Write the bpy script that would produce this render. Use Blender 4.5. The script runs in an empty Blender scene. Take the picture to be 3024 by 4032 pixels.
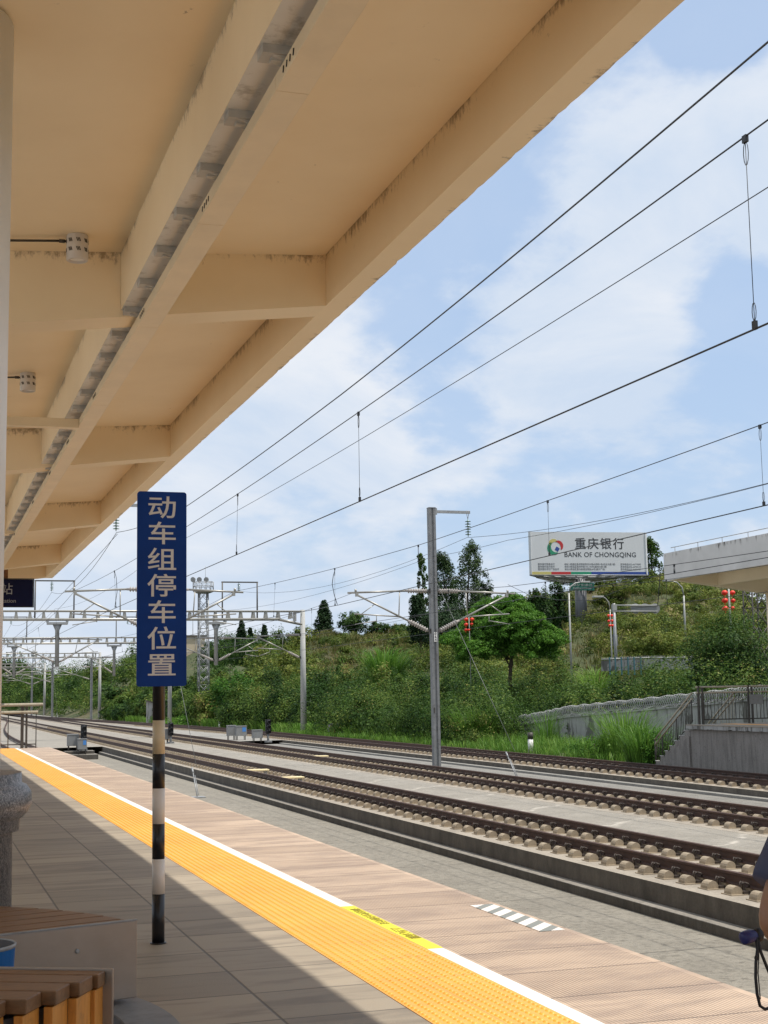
import bpy, math, random
import numpy as np
from mathutils import Vector, Matrix
scene = bpy.context.scene
rad = math.radians
# ------------------------------------------------------------------ camera
YAW, PITCH, ROLL, FPX, EYE = 0.31698, 0.12675, 0.01759, 5590.0, 1.5
cy, sy, cp, sp = math.cos(YAW), math.sin(YAW), math.cos(PITCH), math.sin(PITCH)
F = np.array([sy*cp, cy*cp, sp]); R0 = np.array([cy, -sy, 0.0]); U0 = np.cross(R0, F)
R = math.cos(ROLL)*R0 - math.sin(ROLL)*U0
U = math.sin(ROLL)*R0 + math.cos(ROLL)*U0
cam_d = bpy.data.cameras.new('camera'); cam = bpy.data.objects.new('camera', cam_d)
scene.collection.objects.link(cam)
cam_d.sensor_fit = 'VERTICAL'; cam_d.sensor_height = 36.0; cam_d.lens = FPX/4032*36
cam_d.clip_start = 0.05; cam_d.clip_end = 5000
cam.matrix_world = Matrix(((R[0], U[0], -F[0], 0), (R[1], U[1], -F[1], 0), (R[2], U[2], -F[2], EYE), (0, 0, 0, 1)))
scene.camera = cam
# ------------------------------------------------------------------ world, sun, exposure
SUN = Vector((0.36, -0.20, 1.0)).normalized()
world = bpy.data.worlds.new('World'); scene.world = world; world.use_nodes = True
wt = world.node_tree; wt.nodes.clear()
def wn(t, **k):
    n = wt.nodes.new(t)
    for a, v in k.items(): setattr(n, a, v)
    return n
wout = wn('ShaderNodeOutputWorld'); wbg = wn('ShaderNodeBackground'); wbg.inputs['Strength'].default_value = 0.10
wsky = wn('ShaderNodeTexSky', sky_type='NISHITA'); wsky.sun_disc = False
wsky.sun_elevation = math.asin(SUN.z); wsky.sun_rotation = math.atan2(SUN.x, SUN.y)
wsky.air_density = 1.0; wsky.dust_density = 1.4; wsky.ozone_density = 1.0
tc = wn('ShaderNodeTexCoord'); sep = wn('ShaderNodeSeparateXYZ'); wt.links.new(tc.outputs['Generated'], sep.inputs[0])
def wm(op, a, b=None, clamp=False):
    n = wn('ShaderNodeMath', operation=op); n.use_clamp = clamp
    for i, v in enumerate((a, b)):
        if v is None: continue
        if isinstance(v, (int, float)): n.inputs[i].default_value = v
        else: wt.links.new(v, n.inputs[i])
    return n.outputs[0]
zc = wm('ADD', wm('MAXIMUM', sep.outputs['Z'], 0.0), 0.22)
comb = wn('ShaderNodeCombineXYZ'); zc = wm('ADD', zc, 0.14)
wt.links.new(wm('DIVIDE', sep.outputs['X'], zc), comb.inputs[0]); wt.links.new(wm('DIVIDE', sep.outputs['Y'], zc), comb.inputs[1])
def wnoise(scale, detail, rough, off, dist=0.0):
    mp = wn('ShaderNodeMapping'); mp.inputs['Location'].default_value = off
    wt.links.new(comb.outputs[0], mp.inputs['Vector'])
    n = wn('ShaderNodeTexNoise'); n.inputs['Scale'].default_value = scale; n.inputs['Detail'].default_value = detail
    n.inputs['Roughness'].default_value = rough; n.inputs['Distortion'].default_value = dist
    wt.links.new(mp.outputs[0], n.inputs['Vector']); return n.outputs['Fac']
n1 = wnoise(1.7, 10.0, 0.56, (5.3, 0.6, 0.0), 0.1)
n2 = wnoise(4.2, 6.0, 0.6, (0.4, 5.2, 0.0), 0.2)
field = wm('ADD', wm('MULTIPLY', n1, 0.72), wm('MULTIPLY', n2, 0.28))
# clear blue openings between the clouds, each a direction in the sky
def opening(px, py, w, amt, prev):
    d = F + R*(px-1512)/FPX - U*(py-2016)/FPX; d = d/np.linalg.norm(d)
    v = wn('ShaderNodeVectorMath', operation='DISTANCE'); wt.links.new(tc.outputs['Generated'], v.inputs[0]); v.inputs[1].default_value = tuple(d)
    g = wm('SUBTRACT', 1.0, wm('DIVIDE', v.outputs['Value'], w), True)
    return wm('SUBTRACT', prev, wm('MULTIPLY', g, amt))
field = opening(1900, 950, 0.11, 0.20, field); field = opening(1450, 1350, 0.12, 0.12, field)
field = opening(2950, 1150, 0.075, 0.16, field); field = opening(2830, 40, 0.05, 0.18, field); field = opening(3000, 1650, 0.12, 0.10, field)
ramp = wn('ShaderNodeValToRGB'); ramp.color_ramp.interpolation = 'EASE'; ramp.color_ramp.elements[0].position = 0.40; ramp.color_ramp.elements[1].position = 0.485
ramp.color_ramp.elements[0].color = (0.22, 0.22, 0.22, 1); ramp.color_ramp.elements[1].color = (0.95, 0.95, 0.95, 1)
wt.links.new(field, ramp.inputs[0])
blue = wn('ShaderNodeMixRGB', blend_type='MIX'); blue.inputs[0].default_value = 0.62
wt.links.new(wsky.outputs[0], blue.inputs[1]); blue.inputs[2].default_value = (3.1, 4.35, 6.35, 1)
cmix = wn('ShaderNodeMixRGB', blend_type='MIX'); wt.links.new(ramp.outputs[0], cmix.inputs[0]); wt.links.new(blue.outputs[0], cmix.inputs[1])
n3 = wnoise(2.6, 8.0, 0.6, (7.7, 2.2, 0.0), 0.4); sr = wn('ShaderNodeValToRGB'); sr.color_ramp.elements[0].position = 0.38; sr.color_ramp.elements[1].position = 0.62; wt.links.new(n3, sr.inputs[0])
shade = wn('ShaderNodeMixRGB'); wt.links.new(sr.outputs[0], shade.inputs[0]); shade.inputs[1].default_value = (4.35, 5.05, 6.05, 1); shade.inputs[2].default_value = (5.75, 6.0, 6.4, 1)
wt.links.new(shade.outputs[0], cmix.inputs[2])
wt.links.new(cmix.outputs[0], wbg.inputs['Color']); wt.links.new(wbg.outputs[0], wout.inputs[0])
sl = bpy.data.lights.new('sun', 'SUN'); sl.energy = 3.4; sl.angle = rad(0.53); sl.color = (1.0, 0.945, 0.86)
so = bpy.data.objects.new('sun', sl); scene.collection.objects.link(so); so.location = (20, -20, 60)
so.rotation_euler = (-SUN).to_track_quat('-Z', 'Y').to_euler()
scene.view_settings.view_transform = 'Standard'; scene.view_settings.look = 'None'
scene.view_settings.exposure = 0.55; scene.view_settings.gamma = 1.0
scene.cycles.max_bounces = 8; scene.cycles.diffuse_bounces = 5; scene.cycles.transparent_max_bounces = 12
rng = np.random.default_rng(7); random.seed(7)
# ------------------------------------------------------------------ helpers
def ray(px, py): return F + R*(px-1512)/FPX - U*(py-2016)/FPX
def at(px, py, Y=None, X=None, Z=None):
    d = ray(px, py)
    t = Y/d[1] if Y is not None else X/d[0] if X is not None else (Z-EYE)/d[2]
    return Vector((d[0]*t, d[1]*t, EYE+d[2]*t))
class MB:
    def __init__(s): s.v = []; s.f = []; s.sm = []
    def add(s, vs, fs, smooth=False):
        o = len(s.v); s.v.extend([tuple(v) for v in vs])
        for f in fs: s.f.append([i+o for i in f]); s.sm.append(smooth)
        return s
    def box(s, a, b):
        x0, y0, z0 = a; x1, y1, z1 = b
        return s.add([(x0,y0,z0),(x1,y0,z0),(x1,y1,z0),(x0,y1,z0),(x0,y0,z1),(x1,y0,z1),(x1,y1,z1),(x0,y1,z1)],
              [(0,3,2,1),(4,5,6,7),(0,1,5,4),(1,2,6,5),(2,3,7,6),(3,0,4,7)])
    def hexa(s, p): # 8 points: bottom 4 ccw, top 4
        return s.add(p, [(0,3,2,1),(4,5,6,7),(0,1,5,4),(1,2,6,5),(2,3,7,6),(3,0,4,7)])
    def obox(s, c, ax, ay, az, hx, hy, hz):
        c = Vector(c); ax = Vector(ax)*hx; ay = Vector(ay)*hy; az = Vector(az)*hz
        return s.hexa([c-ax-ay-az, c+ax-ay-az, c+ax+ay-az, c-ax+ay-az, c-ax-ay+az, c+ax-ay+az, c+ax+ay+az, c-ax+ay+az])
    def prism(s, poly, z0, z1):
        n = len(poly); vs = [(p[0], p[1], z0) for p in poly]+[(p[0], p[1], z1) for p in poly]
        return s.add(vs, [list(range(n))[::-1], list(range(n, 2*n))]+[(i, (i+1) % n, n+(i+1) % n, n+i) for i in range(n)])
    def extr(s, prof, y0, y1): # profile in x,z extruded along y
        n = len(prof); vs = [(p[0], y0, p[1]) for p in prof]+[(p[0], y1, p[1]) for p in prof]
        return s.add(vs, [list(range(n)), list(range(n, 2*n))[::-1]]+[((i+1) % n, i, n+i, n+(i+1) % n) for i in range(n)])
    def lathe(s, p0, p1, prof, n=12, cap=True): # prof: (t along, radius)
        p0 = Vector(p0); p1 = Vector(p1); d = (p1-p0); w = d.normalized()
        a = w.orthogonal().normalized() if abs(w.z) < 0.999 else Vector((1, 0, 0)); b = w.cross(a)
        vs = []; fs = []
        for t, r in prof:
            c = p0+d*t
            for i in range(n):
                an = 2*math.pi*i/n; vs.append(c+a*(r*math.cos(an))+b*(r*math.sin(an)))
        for k in range(len(prof)-1):
            for i in range(n):
                j = (i+1) % n; fs.append((k*n+i, k*n+j, (k+1)*n+j, (k+1)*n+i))
        o = len(s.v); s.add(vs, fs, True)
        if cap:
            m = len(prof)-1
            s.f.append([o+i for i in range(n)][::-1]); s.sm.append(False)
            s.f.append([o+m*n+i for i in range(n)]); s.sm.append(False)
        return s
    def tube(s, p0, p1, r, r1=None, n=8): return s.lathe(p0, p1, [(0, r), (1, r if r1 is None else r1)], n)
    def poly(s, pts, r, n=6):
        for a, b in zip(pts[:-1], pts[1:]): s.tube(a, b, r, n=n)
        return s
    def path(s, pts, rs, n=8): # smooth swept tube
        pts = [Vector(p) for p in pts]; vs = []; fs = []; up = None
        if not hasattr(rs, '__len__'): rs = [rs]*len(pts)
        for i, p in enumerate(pts):
            t = (pts[min(i+1, len(pts)-1)]-pts[max(i-1, 0)]).normalized()
            if up is None: up = t.orthogonal().normalized()
            up = (up-t*up.dot(t)).normalized(); b = t.cross(up)
            for k in range(n):
                an = 2*math.pi*k/n; vs.append(p+up*(rs[i]*math.cos(an))+b*(rs[i]*math.sin(an)))
        for i in range(len(pts)-1):
            for k in range(n):
                j = (k+1) % n; fs.append((i*n+k, i*n+j, (i+1)*n+j, (i+1)*n+k))
        m = len(pts)-1
        fs += [list(range(n))[::-1], [m*n+k for k in range(n)]]
        return s.add(vs, fs, True)
    def ball(s, c, rx, ry, rz, nu=10, nv=7):
        c = Vector(c); vs = [c+Vector((0, 0, -rz))]; fs = []
        for j in range(1, nv):
            ph = -math.pi/2+math.pi*j/nv
            for i in range(nu):
                th = 2*math.pi*i/nu; vs.append(c+Vector((rx*math.cos(ph)*math.cos(th), ry*math.cos(ph)*math.sin(th), rz*math.sin(ph))))
        vs.append(c+Vector((0, 0, rz))); top = len(vs)-1
        for i in range(nu): fs.append((0, 1+(i+1) % nu, 1+i)); fs.append((top, 1+(nv-2)*nu+i, 1+(nv-2)*nu+(i+1) % nu))
        for j in range(nv-2):
            for i in range(nu):
                k = (i+1) % nu; fs.append((1+j*nu+i, 1+j*nu+k, 1+(j+1)*nu+k, 1+(j+1)*nu+i))
        return s.add(vs, fs, True)
    def build(s, name, m, parent=None, base=(0, 0, 0), bevel=0.0):
        me = bpy.data.meshes.new(name); b = Vector(base)
        me.from_pydata([Vector(v)-b for v in s.v], [], s.f); me.update()
        me.polygons.foreach_set('use_smooth', s.sm); me.materials.append(m)
        o = bpy.data.objects.new(name, me); scene.collection.objects.link(o)
        if parent is not None: o.parent = parent
        else: o.location = b
        if bevel:
            md = o.modifiers.new('bevel', 'BEVEL'); md.width = bevel; md.segments = 2; md.limit_method = 'ANGLE'
        return o
def thing(name, label, cat, base=(0, 0, 0), group=None):
    o = bpy.data.objects.new(name, None); scene.collection.objects.link(o); o.location = base
    o.empty_display_size = 0.2
    return tag(o, label, cat, group)
def tag(o, label=None, cat=None, group=None, kind=None):
    for k, v in (('label', label), ('category', cat), ('group', group), ('kind', kind)):
        if v: o[k] = v
    return o
def struct(o): o['kind'] = 'structure'; return o
def copy_tree(o, parent=None):
    c = o.copy(); scene.collection.objects.link(c)
    if parent is not None: c.parent = parent
    for ch in [x for x in scene.objects if x.parent == o]: copy_tree(ch, c)
    return c
def text(body, size, M, m, parent, name='lettering', depth=0.002, bold=0.0, align='CENTER', space=1.0, base=None):
    cu = bpy.data.curves.new(name, 'FONT'); cu.body = body; cu.size = size; cu.extrude = depth; cu.offset = bold
    cu.align_x = align; cu.align_y = 'CENTER'; cu.space_character = space; cu.resolution_u = 3
    t = bpy.data.objects.new('tmp', cu); scene.collection.objects.link(t)
    dg = bpy.context.evaluated_depsgraph_get(); dg.update()
    me = bpy.data.meshes.new_from_object(t.evaluated_get(dg)); me.name = name
    bpy.data.objects.remove(t); bpy.data.curves.remove(cu)
    me.materials.clear(); me.materials.append(m)
    o = bpy.data.objects.new(name, me); scene.collection.objects.link(o); o.parent = parent
    off = Vector(base) if base is not None else (parent.location if parent.parent is None else parent.parent.location)
    o.matrix_basis = Matrix.Translation(-Vector(off)) @ M
    return o
def frame(o, right, up): # matrix with local x = right, y = up
    r = Vector(right).normalized(); u = Vector(up).normalized(); n = r.cross(u)
    return Matrix(((r.x, u.x, n.x, o[0]), (r.y, u.y, n.y, o[1]), (r.z, u.z, n.z, o[2]), (0, 0, 0, 1)))
# ------------------------------------------------------------------ materials
class MT:
    def __init__(s, name):
        s.m = bpy.data.materials.new(name); s.m.use_nodes = True; s.t = s.m.node_tree; s.b = s.t.nodes['Principled BSDF']
    def n(s, t, **k):
        x = s.t.nodes.new(t)
        for a, v in k.items(): setattr(x, a, v)
        return x
    def l(s, a, b): s.t.links.new(a, b)
    def coord(s, scale=(1, 1, 1), rot=(0, 0, 0), kind='pos'):
        if kind == 'pos': c = s.n('ShaderNodeNewGeometry').outputs['Position']
        else: c = s.n('ShaderNodeTexCoord').outputs['Object']
        mp = s.n('ShaderNodeMapping'); mp.inputs['Scale'].default_value = scale; mp.inputs['Rotation'].default_value = rot
        s.l(c, mp.inputs['Vector']); return mp.outputs[0]
    def noise(s, vec, scale, detail=5, rough=0.6, dist=0):
        x = s.n('ShaderNodeTexNoise'); x.inputs['Scale'].default_value = scale; x.inputs['Detail'].default_value = detail
        x.inputs['Roughness'].default_value = rough; x.inputs['Distortion'].default_value = dist; s.l(vec, x.inputs['Vector']); return x.outputs['Fac']
    def ramp(s, fac, stops):
        x = s.n('ShaderNodeValToRGB'); e = x.color_ramp.elements
        while len(e) < len(stops): e.new(0.5)
        for k, (p, c) in enumerate(stops): e[k].position = p; e[k].color = (*c, 1) if len(c) == 3 else c
        s.l(fac, x.inputs[0]); return x.outputs[0]
    def mix(s, fac, a, b, mode='MIX'):
        x = s.n('ShaderNodeMixRGB', blend_type=mode)
        for i, v in enumerate((fac, a, b)):
            if isinstance(v, (int, float)): x.inputs[i].default_value = v
            elif isinstance(v, tuple): x.inputs[i].default_value = (*v, 1)
            else: s.l(v, x.inputs[i])
        return x.outputs[0]
    def math(s, op, a, b=None, clamp=False):
        x = s.n('ShaderNodeMath', operation=op); x.use_clamp = clamp
        for i, v in enumerate((a, b)):
            if v is None: continue
            if isinstance(v, (int, float)): x.inputs[i].default_value = v
            else: s.l(v, x.inputs[i])
        return x.outputs[0]
    def axis(s, k):
        g = s.n('ShaderNodeNewGeometry'); x = s.n('ShaderNodeSeparateXYZ'); s.l(g.outputs['Position'], x.inputs[0]); return x.outputs[k]
    def step(s, v, a, b): # smooth map a..b -> 0..1
        x = s.n('ShaderNodeMapRange', interpolation_type='SMOOTHSTEP'); x.inputs['From Min'].default_value = a; x.inputs['From Max'].default_value = b
        s.l(v, x.inputs['Value']); return x.outputs['Result']
    def bump(s, h, st=0.3, d=0.01):
        x = s.n('ShaderNodeBump'); x.inputs['Strength'].default_value = st; x.inputs['Distance'].default_value = d
        s.l(h, x.inputs['Height']); s.l(x.outputs[0], s.b.inputs['Normal'])
    def done(s, col, rough=0.7, metal=0.0, spec=0.5):
        if isinstance(col, tuple): s.b.inputs['Base Color'].default_value = (*col, 1)
        else: s.l(col, s.b.inputs['Base Color'])
        if isinstance(rough, float): s.b.inputs['Roughness'].default_value = rough
        else: s.l(rough, s.b.inputs['Roughness'])
        s.b.inputs['Metallic'].default_value = metal; s.b.inputs['Specular IOR Level'].default_value = spec
        return s.m
def simple(name, col, rough=0.6, metal=0.0, var=0.15, scale=6.0, bump=0.0, kind='pos', dirt=None):
    k = MT(name); v = k.coord(kind=kind); n = k.noise(v, scale, 6, 0.62)
    a = tuple(c*(1-var) for c in col); b = tuple(min(1, c*(1+var)) for c in col)
    c = k.ramp(n, [(0.3, a), (0.7, b)])
    if dirt:
        n2 = k.noise(v, scale*2.7, 7, 0.7); c = k.mix(k.ramp(n2, [(0.52, (0, 0, 0)), (0.72, (1, 1, 1))]), c, dirt)
    if bump: k.bump(k.noise(v, scale*8, 4, 0.6), bump, 0.01)
    return k.done(c, rough, metal)
M = {}
# cream canopy paint, mould along the upper corners of the beams
def cream(name, mould):
    k = MT(name); v = k.coord(); base = k.ramp(k.noise(v, 0.55, 5, 0.6), [(0.3, (0.83, 0.685, 0.475)), (0.7, (0.91, 0.77, 0.555))])
    spots = k.ramp(k.noise(v, 4.5, 8, 0.72), [(0.655, (0, 0, 0)), (0.70, (0.75, 0.75, 0.75))])
    big = k.ramp(k.noise(v, 0.8, 2, 0.5), [(0.5, (0, 0, 0)), (0.66, (1, 1, 1))])
    c = k.mix(k.mix(1.0, spots, big, 'MULTIPLY'), base, (0.16, 0.115, 0.07))
    if mould:
        z = k.axis('Z'); x = k.axis('X'); vs = k.coord((7, 7, 3.2)); nn = k.noise(vs, 2.6, 9, 0.78)
        top = k.math('SUBTRACT', k.math('MULTIPLY', k.math('SUBTRACT', x, 3.716), 0.066), k.math('SUBTRACT', z, 5.79)) # depth below the ceiling line
        near = k.math('SUBTRACT', 1.0, k.math('DIVIDE', k.math('ABSOLUTE', top), 0.23), True)
        gN = k.n('ShaderNodeNewGeometry'); sN = k.n('ShaderNodeSeparateXYZ'); k.l(gN.outputs['Normal'], sN.inputs[0]); vert = k.step(k.math('ABSOLUTE', sN.outputs['Z']), 0.5, 0.3)
        pat = k.ramp(k.noise(v, 0.9, 3, 0.6), [(0.36, (0.45, 0.45, 0.45)), (0.62, (1, 1, 1))])
        near = k.math('MULTIPLY', near, pat)
        mm = k.math('MULTIPLY', vert, k.step(k.math('ADD', k.math('MULTIPLY', near, 0.46), nn), 0.72, 0.95))
        c = k.mix(k.math('MULTIPLY', mm, 0.7), c, (0.16, 0.098, 0.048))
        vx = k.coord((3.0, 6, 6)); n3 = k.noise(vx, 2.0, 9, 0.78)
        ed = k.step(k.math('ADD', k.math('MULTIPLY', k.math('MULTIPLY', k.step(x, 3.80, 3.955), k.ramp(k.noise(v, 1.3, 4, 0.7), [(0.40, (0.25, 0.25, 0.25)), (0.62, (1, 1, 1))])), 0.30), n3), 0.70, 0.90)
        c = k.mix(k.math('MULTIPLY', k.math('MULTIPLY', ed, k.step(x, 3.78, 3.90)), 0.75), c, (0.16, 0.12, 0.09))
    k.bump(k.noise(v, 60, 3, 0.6), 0.08, 0.004)
    return k.done(c, 0.55, 0.0, 0.35)
M['cream'] = cream('cream_paint', True); M['cream_plain'] = cream('cream_paint_plain', False)
M['pale_cream'] = simple('pale_cream_paint', (0.78, 0.71, 0.56), 0.55, 0, 0.05, 0.8)
M['soffit_grey'] = simple('soffit_grey', (0.66, 0.66, 0.65), 0.5, 0, 0.08, 2, dirt=(0.33, 0.32, 0.30))
M['bracket_grey'] = simple('bracket_grey', (0.42, 0.41, 0.39), 0.5, 0, 0.15, 9)
M['white_paint'] = simple('white_paint', (0.82, 0.805, 0.77), 0.5, 0, 0.04, 3)
M['trunk'] = simple('cream_enamel', (0.76, 0.63, 0.44), 0.4, 0, 0.06, 2.5)
M['grey_paint'] = simple('grey_paint', (0.74, 0.74, 0.73), 0.5, 0, 0.1, 5)
M['lamp_metal'] = simple('ceiling_lamp_enamel', (0.60, 0.56, 0.53), 0.45, 0, 0.04, 8)
M['dark'] = simple('dark_slot', (0.02, 0.018, 0.016), 0.8)
M['black_paint'] = simple('black_paint', (0.012, 0.012, 0.014), 0.35, 0, 0.3, 9)
M['cream_band'] = simple('band_white', (0.68, 0.62, 0.55), 0.4, 0, 0.06, 9)
M['tan_band'] = simple('band_yellowed', (0.55, 0.45, 0.29), 0.4, 0, 0.1, 6)
M['sign_blue'] = simple('sign_blue', (0.002, 0.034, 0.19), 0.6, 0, 0.12, 3); M['sign_blue'].node_tree.nodes['Principled BSDF'].inputs['Specular IOR Level'].default_value = 0.2
M['letter'] = simple('reflective_letter', (0.62, 0.58, 0.53), 0.5, 0, 0.05, 20)
M['letter_grey'] = simple('grey_letter', (0.30, 0.30, 0.31), 0.5)
M['white'] = simple('line_white', (0.76, 0.75, 0.72), 0.6, 0, 0.06, 4, dirt=(0.62, 0.59, 0.53))
M['navy'] = simple('navy_panel', (0.004, 0.006, 0.035), 0.6); M['navy'].node_tree.nodes['Principled BSDF'].inputs['Specular IOR Level'].default_value = 0.15
# granite
k = MT('granite'); v = k.coord(); n = k.noise(v, 90, 3, 0.7); n2 = k.noise(v, 30, 4, 0.6)
M['granite'] = (k.bump(n2, 0.2, 0.004), k.done(k.mix(0.5, k.ramp(n, [(0.44, (0.03, 0.034, 0.04)), (0.52, (0.19, 0.19, 0.20)), (0.60, (0.48, 0.46, 0.44))]), k.ramp(n2, [(0.38, (0.07, 0.075, 0.085)), (0.62, (0.28, 0.27, 0.265))])), 0.42))[1]
# wood slats
def wood(name, a, b, gs):
    k = MT(name); v = k.coord(gs); n = k.noise(v, 3.0, 7, 0.65, 0.6); f = k.noise(k.coord((1, 1, 1)), 9, 4, 0.6)
    c = k.mix(k.ramp(f, [(0.58, (0, 0, 0)), (0.74, (0.5, 0.5, 0.5))]), k.ramp(n, [(0.3, a), (0.7, b)]), (0.10, 0.07, 0.04))
    k.bump(n, 0.15, 0.004); return k.done(c, 0.5)
M['wood_top'] = wood('wood_slat_weathered', (0.125, 0.060, 0.022), (0.225, 0.115, 0.048), (1.5, 14, 14))
M['wood_side'] = wood('wood_slat_orange', (0.52, 0.20, 0.030), (0.70, 0.31, 0.060), (14, 14, 1.5))
k = MT('brushed_steel'); v = k.coord((3, 3, 60)); n = k.noise(v, 5, 4, 0.6); f = k.noise(k.coord(), 2.2, 4)
M['steel'] = k.done(k.ramp(f, [(0.3, (0.27, 0.225, 0.185)), (0.7, (0.36, 0.31, 0.265))]), k.ramp(n, [(0.3, (0.36, 0.36, 0.36)), (0.7, (0.52, 0.52, 0.52))]), 0.6)
M['bin_blue'] = simple('bin_blue', (0.03, 0.24, 0.72), 0.4); M['liner'] = simple('liner_grey', (0.10, 0.095, 0.095), 0.4)
# platform paving with joints
def joints(k, specs, w):
    tot = None
    for ax, off, pitch in specs:
        f = k.math('FRACT', k.math('DIVIDE', k.math('SUBTRACT', k.axis(ax), off), pitch))
        d = k.math('MULTIPLY', k.math('MINIMUM', f, k.math('SUBTRACT', 1.0, f)), pitch)
        e = k.step(d, w*1.6, w*0.5)
        tot = e if tot is None else k.math('MAXIMUM', tot, e)
    return tot
def cellvar(k, specs, amt=0.5): # a slightly different stone in every cell
    cx = k.n('ShaderNodeCombineXYZ')
    for i, (ax, off, pitch) in enumerate(specs):
        k.l(k.math('FLOOR', k.math('DIVIDE', k.math('SUBTRACT', k.axis(ax), off), pitch)), cx.inputs[i])
    wnn = k.n('ShaderNodeTexWhiteNoise'); k.l(cx.outputs[0], wnn.inputs['Vector']); return wnn.outputs['Value']
k = MT('platform_tiles'); sp_ = [('X', 0.335, 0.656), ('Y', 0.48, 0.62)]
v = k.coord(); j = joints(k, sp_, 0.0065); cv = cellvar(k, sp_)
c = k.mix(cv, (0.21, 0.175, 0.130), (0.33, 0.275, 0.203))
c = k.mix(k.ramp(k.noise(v, 150, 3, 0.7), [(0.35, (0, 0, 0)), (0.65, (0.45, 0.45, 0.45))]), c, (0.38, 0.33, 0.255))
st = k.noise(k.coord((0.7, 3.2, 1)), 1.5, 6, 0.6, 0.5)
c = k.mix(k.ramp(st, [(0.48, (0, 0, 0)), (0.64, (0.52, 0.52, 0.52))]), c, (0.135, 0.112, 0.088))
pu = k.noise(v, 1.1, 5, 0.6); c = k.mix(k.ramp(pu, [(0.60, (0, 0, 0)), (0.72, (0.40, 0.40, 0.40))]), c, (0.135, 0.10, 0.11))
k.bump(k.math('SUBTRACT', k.math('MULTIPLY', k.noise(v, 120, 3), 0.12), j), 0.35, 0.006)
M['tiles'] = k.done(k.mix(k.math('MULTIPLY', j, 0.75), c, (0.05, 0.043, 0.035)), 0.62)
k = MT('ribbed_edge_stone'); sp_ = [('Y', 0.36, 0.625), ('X', -0.2, 50.0)]
v = k.coord(); j = joints(k, [sp_[0]], 0.0075); cv = cellvar(k, sp_)
c = k.mix(cv, (0.36, 0.265, 0.19), (0.54, 0.41, 0.30))
st = k.noise(k.coord((0.9, 2.6, 1)), 1.3, 6, 0.62, 0.5); c = k.mix(k.ramp(st, [(0.45, (0, 0, 0)), (0.62, (0.75, 0.75, 0.75))]), c, (0.245, 0.18, 0.14))
c = k.mix(k.ramp(k.noise(v, 140, 3, 0.7), [(0.4, (0, 0, 0)), (0.65, (0.4, 0.4, 0.4))]), c, (0.56, 0.45, 0.37))
gv = k.math('FRACT', k.math('DIVIDE', k.axis('X'), 0.0215)); gd = k.math('ABSOLUTE', k.math('SUBTRACT', gv, 0.5))
gr = k.step(gd, 0.30, 0.42); inr = k.math('MULTIPLY', k.step(k.axis('X'), 2.99, 3.0), k.step(k.axis('X'), 3.90, 3.89))
gr = k.math('MULTIPLY', gr, inr); wearn = k.noise(k.coord((1.2, 1.6, 1)), 1.7, 5, 0.6)
grc = k.math('MULTIPLY', gr, k.ramp(wearn, [(0.34, (0.30, 0.30, 0.30)), (0.66, (0.9, 0.9, 0.9))]))
c = k.mix(grc, c, (0.12, 0.088, 0.07)); c = k.mix(k.math('MULTIPLY', j, 0.7), c, (0.07, 0.052, 0.042))
k.bump(k.math('SUBTRACT', k.math('MULTIPLY', k.noise(v, 90, 3), 0.15), k.math('MAXIMUM', gr, j)), 0.5, 0.006)
M['ribbed'] = k.done(c, 0.72)
k = MT('tactile_orange'); v = k.coord(); j = joints(k, [('X', 2.262, 0.309), ('Y', 0.1, 0.6)], 0.0018)
st = k.noise(k.coord((1, 0.6, 1)), 1.3, 6, 0.6); c = k.ramp(st, [(0.3, (0.72, 0.315, 0.035)), (0.7, (0.80, 0.385, 0.055))])
c = k.mix(k.ramp(k.noise(v, 9, 6, 0.7), [(0.54, (0, 0, 0)), (0.74, (0.5, 0.5, 0.5))]), c, (0.50, 0.22, 0.045))
M['tactile'] = k.done(k.mix(k.math('MULTIPLY', j, 0.7), c, (0.36, 0.14, 0.02)), 0.42)
M['yellow'] = simple('label_yellow', (0.80, 0.72, 0.02), 0.5, 0, 0.04, 5)
M['label_ink'] = simple('label_ink', (0.24, 0.20, 0.015), 0.7)
k = MT('hatch_mark'); h = k.math('FRACT', k.math('DIVIDE', k.math('ADD', k.axis('Y'), k.math('MULTIPLY', k.axis('X'), -1.05)), 0.214))
gv = k.math('FRACT', k.math('DIVIDE', k.axis('X'), 0.0215)); gr = k.step(k.math('ABSOLUTE', k.math('SUBTRACT', gv, 0.5)), 0.30, 0.42)
c = k.mix(k.step(h, 0.54, 0.56), (0.74, 0.69, 0.64), (0.20, 0.215, 0.20)); c = k.mix(k.math('MULTIPLY', gr, 0.30), c, (0.25, 0.22, 0.20))
M['hatch'] = k.done(c, 0.65)
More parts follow.
